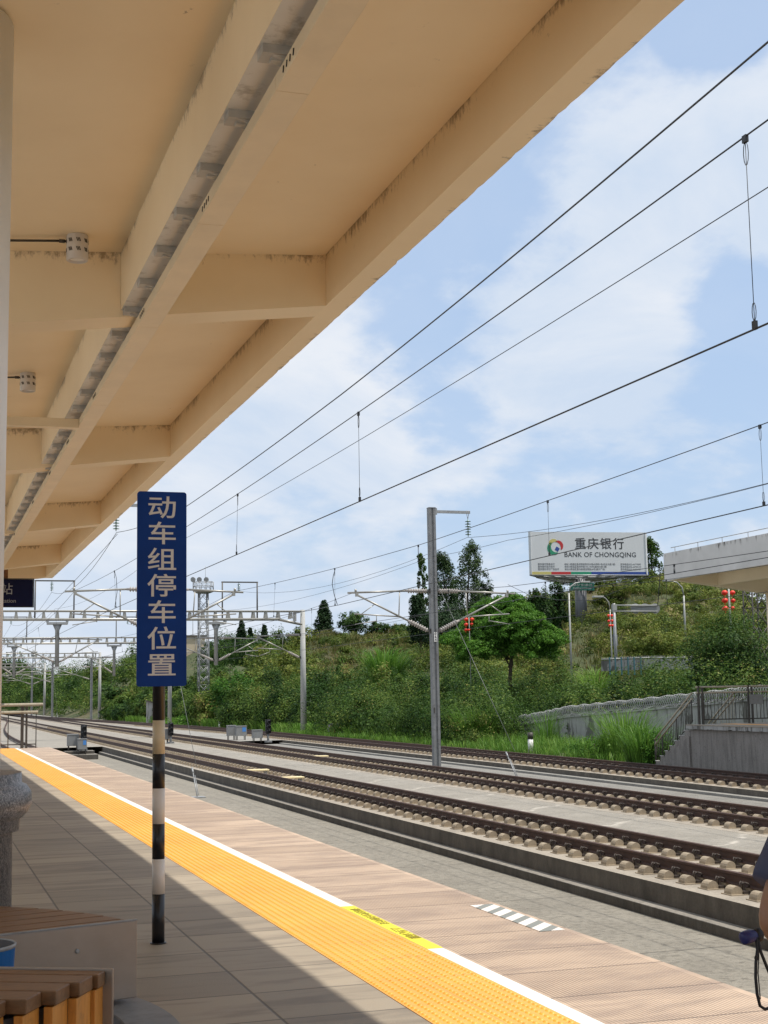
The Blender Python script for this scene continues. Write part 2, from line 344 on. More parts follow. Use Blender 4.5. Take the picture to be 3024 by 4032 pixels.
# concretes
def concrete(name, a, b, stain, sc=1.0, vert=False, bump=0.3, pits=True, rough=0.85, side_shade=False):
    k = MT(name); v = k.coord(); n = k.noise(v, 1.7*sc, 7, 0.65, 0.3)
    c = k.ramp(n, [(0.3, a), (0.7, b)])
    vv = k.coord((5, 5, 0.45)) if vert else k.coord((0.5, 0.5, 0.5))
    c = k.mix(k.ramp(k.noise(vv, 1.8*sc, 7, 0.68), [(0.45, (0, 0, 0)), (0.68, (0.85, 0.85, 0.85))]), c, stain)
    fine = k.noise(v, 26*sc, 5, 0.7); c = k.mix(0.35, c, k.ramp(fine, [(0.3, tuple(x*0.5 for x in a)), (0.7, tuple(min(1, x*1.25) for x in b))]))
    if pits: c = k.mix(k.ramp(k.noise(v, 11*sc, 4, 0.6), [(0.62, (0, 0, 0)), (0.72, (0.55, 0.55, 0.55))]), c, tuple(x*0.45 for x in stain))
    if side_shade: # shade of the upright slab faces, mixed into the colour
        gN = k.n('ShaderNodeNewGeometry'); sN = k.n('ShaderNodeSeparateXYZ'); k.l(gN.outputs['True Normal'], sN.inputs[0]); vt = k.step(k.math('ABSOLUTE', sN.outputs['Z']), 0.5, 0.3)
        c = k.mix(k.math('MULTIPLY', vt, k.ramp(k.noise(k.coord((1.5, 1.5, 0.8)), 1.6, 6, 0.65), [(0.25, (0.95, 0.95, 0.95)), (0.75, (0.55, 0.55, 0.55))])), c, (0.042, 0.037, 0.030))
    k.bump(k.math('ADD', k.noise(v, 9*sc, 5, 0.7), k.math('MULTIPLY', fine, 0.5)), bump, 0.05)
    return k.done(c, rough)
M['rough_concrete'] = concrete('rough_concrete', (0.185, 0.176, 0.155), (0.25, 0.24, 0.215), (0.125, 0.118, 0.104), 1.0, bump=0.45)
M['infill'] = concrete('infill_concrete', (0.23, 0.218, 0.195), (0.31, 0.298, 0.268), (0.165, 0.156, 0.14), 0.8, bump=0.4)
M['slab'] = concrete('slab_concrete', (0.27, 0.235, 0.19), (0.36, 0.315, 0.255), (0.15, 0.13, 0.105), 1.0, bump=0.12, side_shade=True)
M['slab_side'] = concrete('slab_side', (0.20, 0.18, 0.15), (0.27, 0.245, 0.21), (0.075, 0.065, 0.055), 1.0, True, 0.2, side_shade=True)
M['block'] = concrete('support_block', (0.29, 0.235, 0.165), (0.38, 0.31, 0.22), (0.20, 0.16, 0.115), 2.0, bump=0.08, pits=False)
M['bounce_concrete'] = concrete('bounce_concrete', (0.64, 0.61, 0.55), (0.72, 0.69, 0.63), (0.54, 0.51, 0.46), 0.5, bump=0.1, pits=False)
M['plat_wall'] = concrete('platform_wall', (0.22, 0.20, 0.18), (0.30, 0.275, 0.25), (0.09, 0.078, 0.068), 0.9, True, 0.15)
M['pole_concrete'] = concrete('pole_concrete', (0.36, 0.365, 0.35), (0.46, 0.46, 0.44), (0.28, 0.28, 0.265), 0.9, True, 0.06, False)
k = MT('peeling_wall'); v = k.coord(); n = k.noise(k.coord((1.2, 1.2, 0.6)), 0.9, 6, 0.62)
c = k.ramp(k.noise(v, 2, 5), [(0.3, (0.29, 0.285, 0.27)), (0.7, (0.39, 0.385, 0.365))]); c = k.mix(k.ramp(n, [(0.56, (0, 0, 0)), (0.60, (1, 1, 1))]), c, (0.13, 0.125, 0.11))
dn = k.noise(k.coord((5, 5, 0.4)), 1.2, 6, 0.7); c = k.mix(k.ramp(dn, [(0.54, (0, 0, 0)), (0.62, (0.9, 0.9, 0.9))]), c, (0.10, 0.095, 0.085))
M['peeling'] = k.done(c, 0.85)
k = MT('fascia_weathered'); v = k.coord(); c = k.ramp(k.noise(v, 1.0, 6), [(0.3, (0.50, 0.50, 0.485)), (0.7, (0.62, 0.615, 0.60))])
z = k.axis('Z'); dn = k.noise(k.coord((4, 4, 0.9)), 1.5, 7, 0.72)
c = k.mix(k.step(k.math('ADD', dn, k.math('MULTIPLY', k.step(z, 5.95, 6.42), 0.20)), 0.70, 0.86), c, (0.12, 0.11, 0.10))
M['fascia'] = k.done(c, 0.8)
k = MT('rail_rust'); v = k.coord(); M['rail'] = k.done(k.ramp(k.noise(v, 12, 5, 0.65), [(0.3, (0.040, 0.018, 0.011)), (0.7, (0.078, 0.036, 0.022))]), 0.65, 0.0)
M['clip'] = simple('clip_iron_gap_shade', (0.055, 0.042, 0.034), 0.6, 0.2, 0.3, 20)
M['galv'] = simple('galvanised', (0.30, 0.31, 0.315), 0.5, 0.35, 0.15, 2.5, dirt=(0.17, 0.165, 0.155))
M['mast_grey'] = simple('mast_grey', (0.20, 0.205, 0.21), 0.55, 0.2, 0.18, 2.0, dirt=(0.11, 0.105, 0.10))
M['alu'] = simple('cantilever_tube', (0.34, 0.33, 0.30), 0.4, 0.4, 0.12, 3)
M['porcelain'] = simple('insulator_brown_grey', (0.33, 0.30, 0.275), 0.35, 0, 0.1, 5)
M['glass_ins'] = simple('glass_insulator', (0.12, 0.20, 0.165), 0.15, 0, 0.15, 5)
M['wire'] = simple('wire_dark', (0.025, 0.028, 0.032), 0.5, 0.3)
M['wire_grey'] = simple('wire_grey', (0.16, 0.165, 0.16), 0.5, 0.3)
M['box_grey'] = simple('junction_box_grey', (0.22, 0.225, 0.225), 0.5, 0.1, 0.12, 4, dirt=(0.2, 0.18, 0.15))
M['box_blue'] = simple('box_lid_blue', (0.06, 0.22, 0.55), 0.5)
M['plate_yellow'] = simple('balise_yellow', (0.72, 0.60, 0.34), 0.5, 0, 0.1, 5)
M['rail_steel'] = simple('railing_tan', (0.40, 0.35, 0.26), 0.45, 0.2, 0.1, 3, dirt=(0.15, 0.10, 0.06))
M['rail_dark'] = simple('railing_dark', (0.065, 0.058, 0.05), 0.55, 0.2, 0.25, 4)
M['red'] = simple('lantern_red', (0.72, 0.030, 0.012), 0.5, 0, 0.08, 5)
M['gold'] = simple('lantern_gold', (0.55, 0.32, 0.06), 0.5)
M['board'] = simple('billboard_sheet', (0.62, 0.63, 0.64), 0.55, 0, 0.03, 0.4)
M['board_text'] = simple('billboard_text', (0.035, 0.035, 0.04), 0.6)
M['board_small'] = simple('billboard_small_text', (0.20, 0.20, 0.21), 0.6)
for nm, c in (('b_yel', (0.55, 0.48, 0.16)), ('b_red', (0.48, 0.03, 0.03)), ('b_grn', (0.02, 0.26, 0.14)), ('b_blu', (0.02, 0.06, 0.28))): M[nm] = simple('billboard_'+nm[2:], c, 0.55, 0, 0.03)
M['col_grey'] = simple('billboard_column', (0.19, 0.195, 0.215), 0.6, 0.1, 0.06, 0.5)
M['green_sign'] = simple('green_sign', (0.02, 0.17, 0.13), 0.6)
M['pale_green'] = simple('lamp_post_pale', (0.33, 0.335, 0.32), 0.5, 0.2, 0.06)
M['teal'] = simple('fence_teal', (0.04, 0.13, 0.15), 0.5)
M['tan_wall'] = simple('tan_render', (0.50, 0.42, 0.30), 0.8, 0, 0.08, 0.3, dirt=(0.36, 0.29, 0.2))
M['shirt'] = simple('shirt_slate', (0.055, 0.065, 0.12), 0.85, 0, 0.08, 30, 0.1)
M['trousers'] = simple('trousers_dark', (0.03, 0.03, 0.035), 0.85)
k = MT('skin'); v = k.coord(); k.b.inputs['Subsurface Weight'].default_value = 0.08
M['skin'] = k.done(k.ramp(k.noise(v, 18, 4), [(0.3, (0.27, 0.125, 0.062)), (0.7, (0.34, 0.17, 0.09))]), 0.5)
M['hair'] = simple('hair_black', (0.008, 0.007, 0.007), 0.45)
M['pouch'] = simple('pouch_navy', (0.010, 0.014, 0.10), 0.5)
M['strap'] = simple('strap_black', (0.006, 0.006, 0.008), 0.6)
M['bark'] = simple('bark', (0.075, 0.058, 0.042), 0.9, 0, 0.3, 8)
k = MT('hill_soil'); v = k.coord(); n = k.noise(v, 0.09, 7, 0.65); n2 = k.noise(v, 1.1, 6, 0.7)
c = k.ramp(n, [(0.36, (0.035, 0.050, 0.014)), (0.50, (0.060, 0.072, 0.022)), (0.60, (0.115, 0.095, 0.045)), (0.72, (0.17, 0.12, 0.075))])
c = k.mix(k.ramp(n2, [(0.4, (0, 0, 0)), (0.62, (0.75, 0.75, 0.75))]), c, (0.05, 0.065, 0.02)); k.bump(n2, 0.6, 0.6)
M['soil'] = k.done(c, 0.95)
def leafmat(name, stops, rough=0.5, trans=0.25):
    k = MT(name); a = k.n('ShaderNodeAttribute', attribute_name='tint'); c = k.ramp(a.outputs['Fac'], stops)
    m = k.done(c, rough, 0, 0.12); t = k.n('ShaderNodeBsdfTranslucent'); k.l(c, t.inputs['Color'])
    x = k.n('ShaderNodeMixShader'); x.inputs[0].default_value = trans; k.l(k.b.outputs[0], x.inputs[1]); k.l(t.outputs[0], x.inputs[2])
    k.l(x.outputs[0], k.t.nodes['Material Output'].inputs['Surface']); return m
M['leaf'] = leafmat('leaf_mixed', [(0.0, (0.013, 0.036, 0.009)), (0.3, (0.037, 0.084, 0.017)), (0.65, (0.090, 0.152, 0.027)), (0.9, (0.19, 0.245, 0.052)), (1.0, (0.25, 0.215, 0.075))], 0.5, 0.3)
M['leaf_fresh'] = leafmat('leaf_fresh', [(0.0, (0.028, 0.085, 0.014)), (0.5, (0.092, 0.215, 0.028)), (1.0, (0.20, 0.37, 0.05))], 0.45, 0.35)
M['leaf_dark'] = leafmat('leaf_dark', [(0.0, (0.012, 0.030, 0.013)), (0.6, (0.034, 0.068, 0.026)), (1.0, (0.090, 0.135, 0.050))], 0.5, 0.25)
M['leaf_scrub'] = leafmat('leaf_scrub', [(0.0, (0.026, 0.050, 0.010)), (0.4, (0.085, 0.128, 0.022)), (0.8, (0.185, 0.210, 0.038)), (1.0, (0.25, 0.205, 0.09))], 0.5, 0.25)
M['grass'] = leafmat('grass_blade', [(0.0, (0.050, 0.125, 0.018)), (0.5, (0.105, 0.225, 0.032)), (1.0, (0.22, 0.34, 0.065))], 0.45, 0.35)
M['dry_grass'] = leafmat('grass_dry', [(0.0, (0.075, 0.105, 0.026)), (0.5, (0.150, 0.155, 0.050)), (1.0, (0.25, 0.19, 0.09))], 0.6, 0.25)
# ------------------------------------------------------------------ ground, platform and track beds (the setting)
Y0, YP = -14.0, 46.0
gnd = struct(MB().box((-700, -300, -2.6), (900, 1400, -2.35)).build('ground', M['soil']))
plat = struct(MB().box((-9, Y0, -2.3), (3.90, YP, -0.052)).build('platform', M['plat_wall']))
MB().box((-9, Y0, -0.05), (2.262, YP, 0.0)).build('paving', M['tiles'], plat)
MB().box((2.981, Y0, -0.05), (3.955, YP, 0.0)).build('edge_stones', M['ribbed'], plat, bevel=0.008)
wl = MB().box((2.881, Y0, -0.05), (2.98, 8.112, 0.002)).box((2.881, 9.932, -0.05), (2.98, YP, 0.002)).build('white_line', M['white'], plat)
tm = MB().box((2.263, Y0, -0.05), (2.880, YP, 0.003))
ct, sn = [math.cos(2*math.pi*i/6) for i in range(6)], [math.sin(2*math.pi*i/6) for i in range(6)]
for iy in range(int((YP-5.0)/0.0502)):
    y = 5.0+iy*0.0502
    for ix in range(12):
        x = 2.289+ix*0.0513; vs = [(x+0.0165*ct[i], y+0.0165*sn[i], 0.003) for i in range(6)]+[(x+0.011*ct[i], y+0.011*sn[i], 0.0085) for i in range(6)]
        tm.add(vs, [(i, (i+1) % 6, 6+(i+1) % 6, 6+i) for i in range(6)]+[(6, 7, 8, 9, 10, 11)], True)
tm.build('tactile_strip', M['tactile'], plat)
lab = MB().box((2.8815, 8.1125, -0.05), (2.9795, 9.9315, 0.0035)).build('warning_label', M['yellow'], plat)
text('请站在安全白线内行走', 0.074, frame((2.932, 9.43, 0.0045), (0, -1, 0), (1, 0, 0)), M['label_ink'], lab, 'label_text', 0.0004, 0.001, space=1.0, base=(0, 0, 0))
text('△当心间隙', 0.086, frame((2.932, 8.68, 0.0045), (0, -1, 0), (1, 0, 0)), M['label_ink'], lab, 'label_text', 0.0004, 0.001, space=1.02, base=(0, 0, 0))
MB().box((3.735, 8.40, -0.02), (3.905, 9.60, 0.004)).build('hatch_mark', M['hatch'], plat)
struct(MB().box((-70, -60, -2.3), (-9.01, 90, -0.012)).build('added_bounce_ground', M['bounce_concrete']))  # added unseen pale ground, bounces sunlight up to the canopy underside
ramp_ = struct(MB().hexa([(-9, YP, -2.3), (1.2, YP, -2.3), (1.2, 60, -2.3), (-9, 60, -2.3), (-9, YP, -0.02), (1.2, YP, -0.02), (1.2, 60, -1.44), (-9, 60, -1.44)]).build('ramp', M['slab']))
k = MT('trench_floor'); v = k.coord(); j = joints(k, [('Y', 2.0, 5.0)], 0.012)
c = k.ramp(k.noise(v, 1.3, 7, 0.65), [(0.3, (0.205, 0.186, 0.152)), (0.7, (0.28, 0.255, 0.21))])
rg = k.noise(k.coord((1.0, 1.3, 1)), 8.0, 6, 0.75); c = k.mix(k.ramp(rg, [(0.49, (0, 0, 0)), (0.66, (0.7, 0.7, 0.7))]), c, (0.085, 0.076, 0.060))
c = k.mix(k.math('MULTIPLY', j, 0.8), c, (0.05, 0.046, 0.04)); k.bump(k.math('SUBTRACT', rg, k.math('MULTIPLY', j, 0.6)), 0.7, 0.07); M['trench'] = k.done(c, 0.9)
struct(MB().box((3.91, Y0, -2.3), (10.54, 89, -1.90)).build('trench_floor', M['trench']))
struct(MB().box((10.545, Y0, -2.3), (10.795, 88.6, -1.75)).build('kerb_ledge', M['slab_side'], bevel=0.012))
# uneven concrete infill between the tracks
def sheet(name, x0, x1, y0, y1, z, m, nx=8, dy=0.5, amp=0.02, crown=0.0):
    ny = int((y1-y0)/dy); mb = MB(); vs = []; fs = []
    for j in range(ny+1):
        for i in range(nx+1):
            u = i/nx; y = y0+(y1-y0)*j/ny; x = x0+(x1-x0)*u
            vs.append((x, y, z+crown*math.sin(math.pi*u)*(0.55+0.45*abs(math.sin(y*0.62+1.2*abs(u-0.5))))+amp*(random.random()-0.5)*(0 if i in (0, nx) else 1)))
    for j in range(ny):
        for i in range(nx): a = j*(nx+1)+i; fs.append((a, a+1, a+nx+2, a+nx+1))
    return struct(mb.add(vs, fs, True).build(name, m))
k = MT('streaked_infill'); v = k.coord(); c = k.ramp(k.noise(v, 1.2, 7, 0.65), [(0.3, (0.225, 0.205, 0.172)), (0.7, (0.30, 0.275, 0.235))])
rg = k.noise(k.coord((1.0, 2.0, 1)), 6.0, 5, 0.72); c = k.mix(k.ramp(rg, [(0.48, (0, 0, 0)), (0.70, (0.7, 0.7, 0.7))]), c, (0.135, 0.126, 0.112))
w_ = k.math('ADD', k.axis('Y'), k.math('MULTIPLY', k.math('ABSOLUTE', k.math('SUBTRACT', k.axis('X'), 14.3)), -1.1)); w_ = k.math('ADD', w_, k.math('MULTIPLY', k.noise(v, 1.1, 3), 1.0))
f_ = k.math('ABSOLUTE', k.math('SUBTRACT', k.math('FRACT', k.math('DIVIDE', w_, 4.4)), 0.5))
c = k.mix(k.math('MULTIPLY', k.step(f_, 0.04, 0.003), k.ramp(k.noise(v, 2.4, 6, 0.7), [(0.42, (0, 0, 0)), (0.66, (0.8, 0.8, 0.8))])), c, (0.50, 0.46, 0.40)); k.bump(rg, 0.6, 0.06); M['streaked'] = k.done(c, 0.9)
sheet('infill_concrete', 13.602, 15.948, Y0, 400, -1.452, M['streaked'], 8, 0.6, 0.015, 0.035)
sheet('trackside_ground', -40, 10.79, 89, 420, -1.452, M['streaked'], 14, 2.5, 0.03, 0.0)
struct(MB().box((18.752, Y0, -2.3), (22.55, 92, -1.70)).build('ditch_floor', M['rough_concrete']))
struct(MB().box((22.552, Y0, -2.3), (22.848, 91.6, -1.62)).build('kerb_ledge', M['infill'], bevel=0.012))
sheet('trackside_ground', 18.755, 27.5, 92, 420, -1.462, M['infill'], 8, 2.0, 0.02)
struct(MB().box((25.66, Y0, -2.3), (34.5, 92, -1.42)).build('verge', M['soil']))
def smooth(t): t = max(0.0, min(1.0, t)); return t*t*(3-2*t)
def c0(y): return 5.7+6.5*smooth((y-95)/150)
def c1(y): return 12.2
def c2(y): return 17.35
def c3(y): return 24.25-6.9*smooth((y-96)/165)
def ysteps(y0, y1, curved): return ([y0]+[float(a) for a in np.arange(92, y1, 6)]+[y1]) if curved else [y0, y1]
def sweep(name, m, cf, ys, prof, off, parent=None, base=(0, 0, 0), smooth_=False):
    mb = MB(); n = len(prof); vs = []; fs = []
    for y in ys:
        for p in prof: vs.append((cf(y)+off+p[0], y, p[1]))
    for i in range(len(ys)-1):
        for a in range(n):
            b = (a+1) % n; fs.append((i*n+b, i*n+a, (i+1)*n+a, (i+1)*n+b))
    fs += [list(range(n)), [(len(ys)-1)*n+a for a in range(n)][::-1]]
    return mb.add(vs, fs).build(name, m, parent, base)
SLAB = [(-1.4, -2.3), (1.4, -2.3), (1.4, -1.45), (-1.4, -1.45)]
RAIL = [(-.075, -1.365), (.075, -1.365), (.075, -1.352), (.0125, -1.335), (.0085, -1.24), (.036, -1.228), (.0365, -1.196), (.028, -1.19), (-.028, -1.19), (-.0365, -1.196), (-.036, -1.228), (-.0085, -1.24), (-.0125, -1.335), (-.075, -1.352)]
def block_mb(mb, x, y, z, lo=False):
    for s in (-1, 1):
        n = 5 if lo else 9; pr = []
        for i in range(n+1):
            an = math.pi*i/n; pr.append((x+s*0.275+0.098*math.cos(an), z+0.012+0.115*math.sin(an)))
        mb.extr(pr, y-0.095, y+0.10)
        xa, xb = sorted((x+s*0.395, x+s*0.10))
        mb.box((xa, y-0.145, z), (xb, y+0.145, z+0.014))
        if not lo:
            pass
    mb.box((x-0.083, y-0.12, z+0.001), (x+0.083, y+0.12, z+0.083))
def clip_mb(mb, x, y, z, sides=(-1, 1)):
    for s in sides:
        for q in (-1, 1):
            mb.path([(x+s*0.145, y+q*0.02, z+0.05), (x+s*0.15, y+q*0.035, z+0.145), (x+s*0.12, y+q*0.06, z+0.165), (x+s*0.085, y+q*0.095, z+0.15), (x+s*0.065, y+q*0.085, z+0.115), (x+s*0.06, y+q*0.05, z+0.108)], 0.0115, 5)
        xa, xb = sorted((x+s*0.185, x+s*0.0845)); mb.box((xa, y-0.13, z+0.0145), (xb, y+0.13, z+0.053)); mb.box((x+s*0.13-0.022, y-0.03, z+0.0535), (x+s*0.13+0.022, y+0.03, z+0.125)); mb.tube((x+s*0.125, y, z+0.12), (x+s*0.125, y, z+0.17), 0.02, n=6)  # shoulder boxes share the clips' dark colour to stand for gap shade
bm_, cm_, cn_ = MB(), MB(), MB(); block_mb(bm_, 0, 0, 0); clip_mb(cm_, 0, 0, 0, (-1,)); clip_mb(cn_, 0, 0, 0, (1,))
block0 = bm_.build('support_block', M['block']); clip0 = cm_.build('rail_clip', M['clip'], block0); clip1 = cn_.build('rail_clip', M['clip'], block0)
def track(label, cf, y1, curved, ynear, first):
    ys = ysteps(Y0, y1, curved)
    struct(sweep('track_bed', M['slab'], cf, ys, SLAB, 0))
    base = (cf(0), 0, -1.45); t = thing('railway_track', label, 'railway track', base, 'concrete slab tracks')
    for s in (-1, 1): sweep('rail', M['rail'], cf, ys, RAIL, s*0.753, t, base)
    far = MB(); n = 0
    for i in range(int((y1-4)/0.65)):
        y = 4+i*0.65; lo_only = not (ynear <= y < ynear+32.4)
        for s in (-1, 1):
            x = cf(y)+s*0.753
            if lo_only:
                if y < 150 and y > ynear-3: block_mb(far, x, y, -1.45, True)
            else:
                if first[0]: b, first[0] = block0, False; b.parent = t
                else:
                    b = block0.copy(); scene.collection.objects.link(b); b.parent = t
                    for c in (clip0.copy(), clip1.copy()): scene.collection.objects.link(c); c.parent = b
                b.location = (x-base[0], y, 0)
    if far.v:
        o = far.build('far_support_blocks', M['block'], t, base); o['kind'] = 'stuff'
    return t
first = [True]
track('rusty slab track nearest the platform, its double row of tan domed blocks in full view', c1, 330, False, 17.2, first)
track('middle slab track, running between the streaked concrete strip and the grey mast with number plate', c2, 330, False, 26.0, first)
track('farthest slab track, along the green weeds and the opposite platform wall', c3, 330, True, 37.0, first)
b0 = thing('railway_track', 'sidling rails curving away behind the railing at the platform end', 'railway track', (5.7, 0, -1.45), 'concrete slab tracks')
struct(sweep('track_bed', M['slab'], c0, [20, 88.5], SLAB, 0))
for s in (-1, 1): sweep('rail', M['rail'], c0, ysteps(20, 300, True), RAIL, s*0.753, b0, (5.7, 0, -1.45))
for i, (x, y) in enumerate(((12.02, 47.2), (12.1, 52.6), (17.2, 62.5))):
    p = MB().box((x-0.42, y-0.20, -1.30), (x+0.42, y+0.20, -1.245)); 
    t = thing('track_beacon', ('pale yellow beacon plate between the near rails, closer of the pair', 'pale yellow beacon plate between the near rails, farther of the pair', 'pale beacon plate between the rails of the middle track beside the grey mast')[i], 'track beacon', (x, y, -1.45), 'beacon plates between the rails')
    p.build('plate', M['plate_yellow'], t, (x, y, -1.45), 0.012)
    MB().box((x-0.36, y-0.10, -1.449), (x-0.26, y+0.10, -1.301)).box((x+0.26, y-0.10, -1.449), (x+0.36, y+0.10, -1.301)).build('foot', M['galv'], t, (x, y, -1.45))
# ------------------------------------------------------------------ canopies
def canopy(label, mx, y0, y1, beams, name='platform_canopy'):
    fx = (lambda x: x) if mx is None else (lambda x: mx-x)
    t = thing(name, label, 'canopy', (fx(0), (y0+y1)/2, 5.0)); bs = tuple(t.location)
    dz = 0.0 if mx is None else 0.165
    def zc(x): return 5.79-0.066*(3.716-x)+dz
    def zb(x): return 5.28-0.123*(3.72-x)+dz
    def q(mb, pts, y0, y1): # x,z polygon extruded over y, mirrored when needed
        mb.extr([(fx(a), b) for a, b in pts], y0, y1)
    cm = M['cream'] if mx is None else M['pale_cream']
    mb = MB(); q(mb, [(3.72, zc(3.72)), (3.72, zc(3.72)+0.2), (-1.5, zc(-1.5)+0.2), (-1.5, zc(-1.5))], y0, y1)
    q(mb, [(-1.5, zc(-1.5)), (-1.5, zc(-1.5)+0.2), (-6.5, zc(3.5)+0.2), (-6.5, zc(3.5))], y0, y1); mb.build('roof_slab', cm, t, bs)
    mb = MB()
    if mx is None: # a slightly chipped, uneven outer edge
        ny = int((y1-y0)/0.09); vs = []; fs = []
        for j in range(ny+1):
            y = y0+(y1-y0)*j/ny; e = 3.952+(random.random()-0.5)*0.006-(0.012*random.random() if random.random() < 0.12 else 0)
            vs += [(3.722, y, 5.28), (e, y, 5.281), (e, y, 6.15), (3.722, y, 6.15)]
        for j in range(ny):
            for a in range(4): b = (a+1) % 4; fs.append((j*4+b, j*4+a, (j+1)*4+a, (j+1)*4+b))
        fs += [(0, 1, 2, 3), (ny*4+3, ny*4+2, ny*4+1, ny*4)]; mb.add(vs, fs)
    else: q(mb, [(3.722, 5.28+dz), (3.95, 5.28+dz), (3.95, 6.42), (3.722, 6.42)], y0, y1)
    mb.build('edge_beam', cm, t, bs)
    if mx is not None: MB().box((fx(3.953)-0.03, y0, 5.43), (fx(3.953), y1+0.02, 6.44)).build('fascia', M['fascia'], t, bs)
    for y in beams:
        mb = MB(); ya, yb = y, y+0.42
        for xa, xb in ((1.935, 3.7215), (-1.5, 1.723)):
            mb.hexa([(fx(xa), ya, zb(xa)), (fx(xb), ya, zb(xb)), (fx(xb), yb, zb(xb)), (fx(xa), yb, zb(xa)), (fx(xa), ya, zc(xa)), (fx(xb), ya, zc(xb)), (fx(xb), yb, zc(xb)), (fx(xa), yb, zc(xa))])
        mb.hexa([(fx(1.724), ya, zb(1.724)), (fx(1.934), ya, zb(1.934)), (fx(1.934), yb, zb(1.934)), (fx(1.724), yb, zb(1.724)), (fx(1.724), ya, 5.099+dz), (fx(1.934), ya, 5.099+dz), (fx(1.934), yb, 5.099+dz), (fx(1.724), yb, 5.099+dz)])
        mb.build('cross_beam', cm, t, bs)
    MB().box((min(fx(1.725), fx(1.933)), y0, 5.10+dz), (max(fx(1.725), fx(1.933)), y1-0.3, 5.72+dz)).build('long_beam', cm, t, bs)
    MB().hexa([(fx(-1.5), y1-0.3, zb(-1.5)), (fx(3.721), y1-0.3, zb(3.721)), (fx(3.721), y1-0.001, zb(3.721)), (fx(-1.5), y1-0.001, zb(-1.5)), (fx(-1.5), y1-0.3, 5.98), (fx(3.721), y1-0.3, 6.1), (fx(3.721), y1-0.001, 6.1), (fx(-1.5), y1-0.001, 5.98)]).build('end_beam', cm, t, bs)
    return t
can1 = canopy('cream painted concrete canopy with mould stained beams over the near platform', None, -12, 45.8, [3.94, 13.06, 22.18, 31.30, 40.42])
can2 = canopy('weathered grey edged concrete canopy over the opposite platform at the right', 30.15, -12, 46.6, [4, 13, 22, 31, 40])
hr = MB()
for i in range(24): hr.tube((26.25, 45.9-i*1.62, 6.42), (26.25, 45.9-i*1.62, 6.62), 0.012, n=5)
hr.tube((26.25, 46.2, 6.62), (26.25, 9, 6.62), 0.014, n=5); hr.build('roof_rail', M['galv'], can2, can2.location)
tp = at(2988, 2135, X=26.35); hp = MB(); hp.path([(tp.x, tp.y+0.22*math.cos(a), tp.z-0.12+0.22*math.sin(a)) for a in np.linspace(0, math.pi, 9)], 0.05, 8)
tag(hp.build('roof_vent_pipe', M['fascia']), 'grey bent pipe arch on top of the opposite canopy edge', 'pipe')
# cable trunking hung below the long beam
tr = thing('cable_trunking', 'long cream cable trunking hung on brackets below the canopy beam', 'cable trunking', (1.97, 20, 4.93)); bs = tuple(tr.location)
y = -8.0; segs = [9.12*i+7.42 for i in range(-1, 5)]
edges = [-8.0, 0.9, 5.2, 7.55, 9.95, 12.98, 16.7, 19.8, 22.6, 26.0, 31.2, 36.0, 40.5, 44.5]
for a, b in zip(edges[:-1], edges[1:]):
    MB().box((1.868, a+0.003, 4.93), (2.066, b-0.003, 5.025)).build('trunking_section', M['trunk'], tr, bs, 0.004)
sl_ = MB()
for e in edges[2:-2]:
    for i in range(4): sl_.obox((1.8655, e-0.42+i*0.075, 4.975), (1, 0, 0), (0, 1, 0.35), (0, -0.35, 1), 0.002, 0.007, 0.018)
sl_.build('slots', M['dark'], tr, bs)
br0 = None
for i in range(41):
    yb = 4.6+i*0.93
    if br0 is None:
        mb = MB().box((1.742, yb-0.07, 5.045), (1.925, yb+0.07, 5.098)).box((1.80, yb-0.022, 5.026), (1.86, yb+0.022, 5.044)).hexa([(1.868, yb-0.05, 5.026), (1.91, yb-0.05, 5.026), (1.91, yb+0.05, 5.026), (1.868, yb+0.05, 5.026), (1.80, yb-0.06, 5.044), (1.91, yb-0.06, 5.044), (1.91, yb+0.06, 5.044), (1.80, yb+0.06, 5.044)])
        br0 = mb.build('bracket', M['bracket_grey'], tr, bs)
    else:
        c = br0.copy(); scene.collection.objects.link(c); c.parent = tr; c.location = (0, i*0.93, 0)
MB().box((1.7265, -8, 5.0985), (1.9315, 45.4, 5.0995)).build('beam_soffit_strip', M['soffit_grey'], can1, can1.location)
MB().box((-1.0, 18.05, 4.905), (1.866, 18.19, 5.02)).build('branch_duct', M['trunk'], tr, bs, 0.004)
# perforated ceiling lamps with conduits
def ceil_lamp(px, py, label):
    p = at(px, py, Z=5.60); x, y = p.x, p.y; b = (x, y, 5.63); zt = 5.79-0.066*(3.716-x)
    t = thing('ceiling_lamp', label, 'ceiling lamp', b, 'ceiling lamps under the canopy')
    MB().lathe((x, y, zt), (x, y, zt-0.235), [(0, 0.092), (0.02, 0.097), (0.97, 0.097), (1, 0.088), (1.0, 0.075), (0.9, 0.07)], 24).build('housing', M['lamp_metal'], t, b)
    sm = MB()
    for zz in (zt-0.062, zt-0.145):
        for g in range(8):
            for i in (-1, 0, 1):
                an = 2*math.pi*g/8+i*0.13; c = Vector((x+0.0975*math.cos(an), y+0.0975*math.sin(an), zz)); n = Vector((math.cos(an), math.sin(an), 0)); tt = Vector((-n.y, n.x, 0))
                sm.obox(c, n, (tt*0.9+Vector((0, 0, 0.35))).normalized(), (Vector((0, 0, 1))-tt*0.35).normalized(), 0.0012, 0.0035, 0.018)
    sm.build('slots', M['dark'], t, b)
    MB().lathe((x, y, zt-0.21), (x, y, zt-0.2165), [(0, 0.07), (1, 0.068)], 20).build('lens', M['white_paint'], t, b)
    MB().poly([(x-0.09, y+0.02, zt-0.055), (x-0.16, y+0.02, zt-0.055), (-1.2, y+0.12, zt-0.20)], 0.011).tube((x-0.16, y+0.02, zt-0.055), (x-0.11, y+0.02, zt-0.055), 0.018).build('conduit', M['rail_dark'], t, b)
ceil_lamp(305, 940, 'perforated cylinder lamp nearest the viewer, before the first ceiling beam')
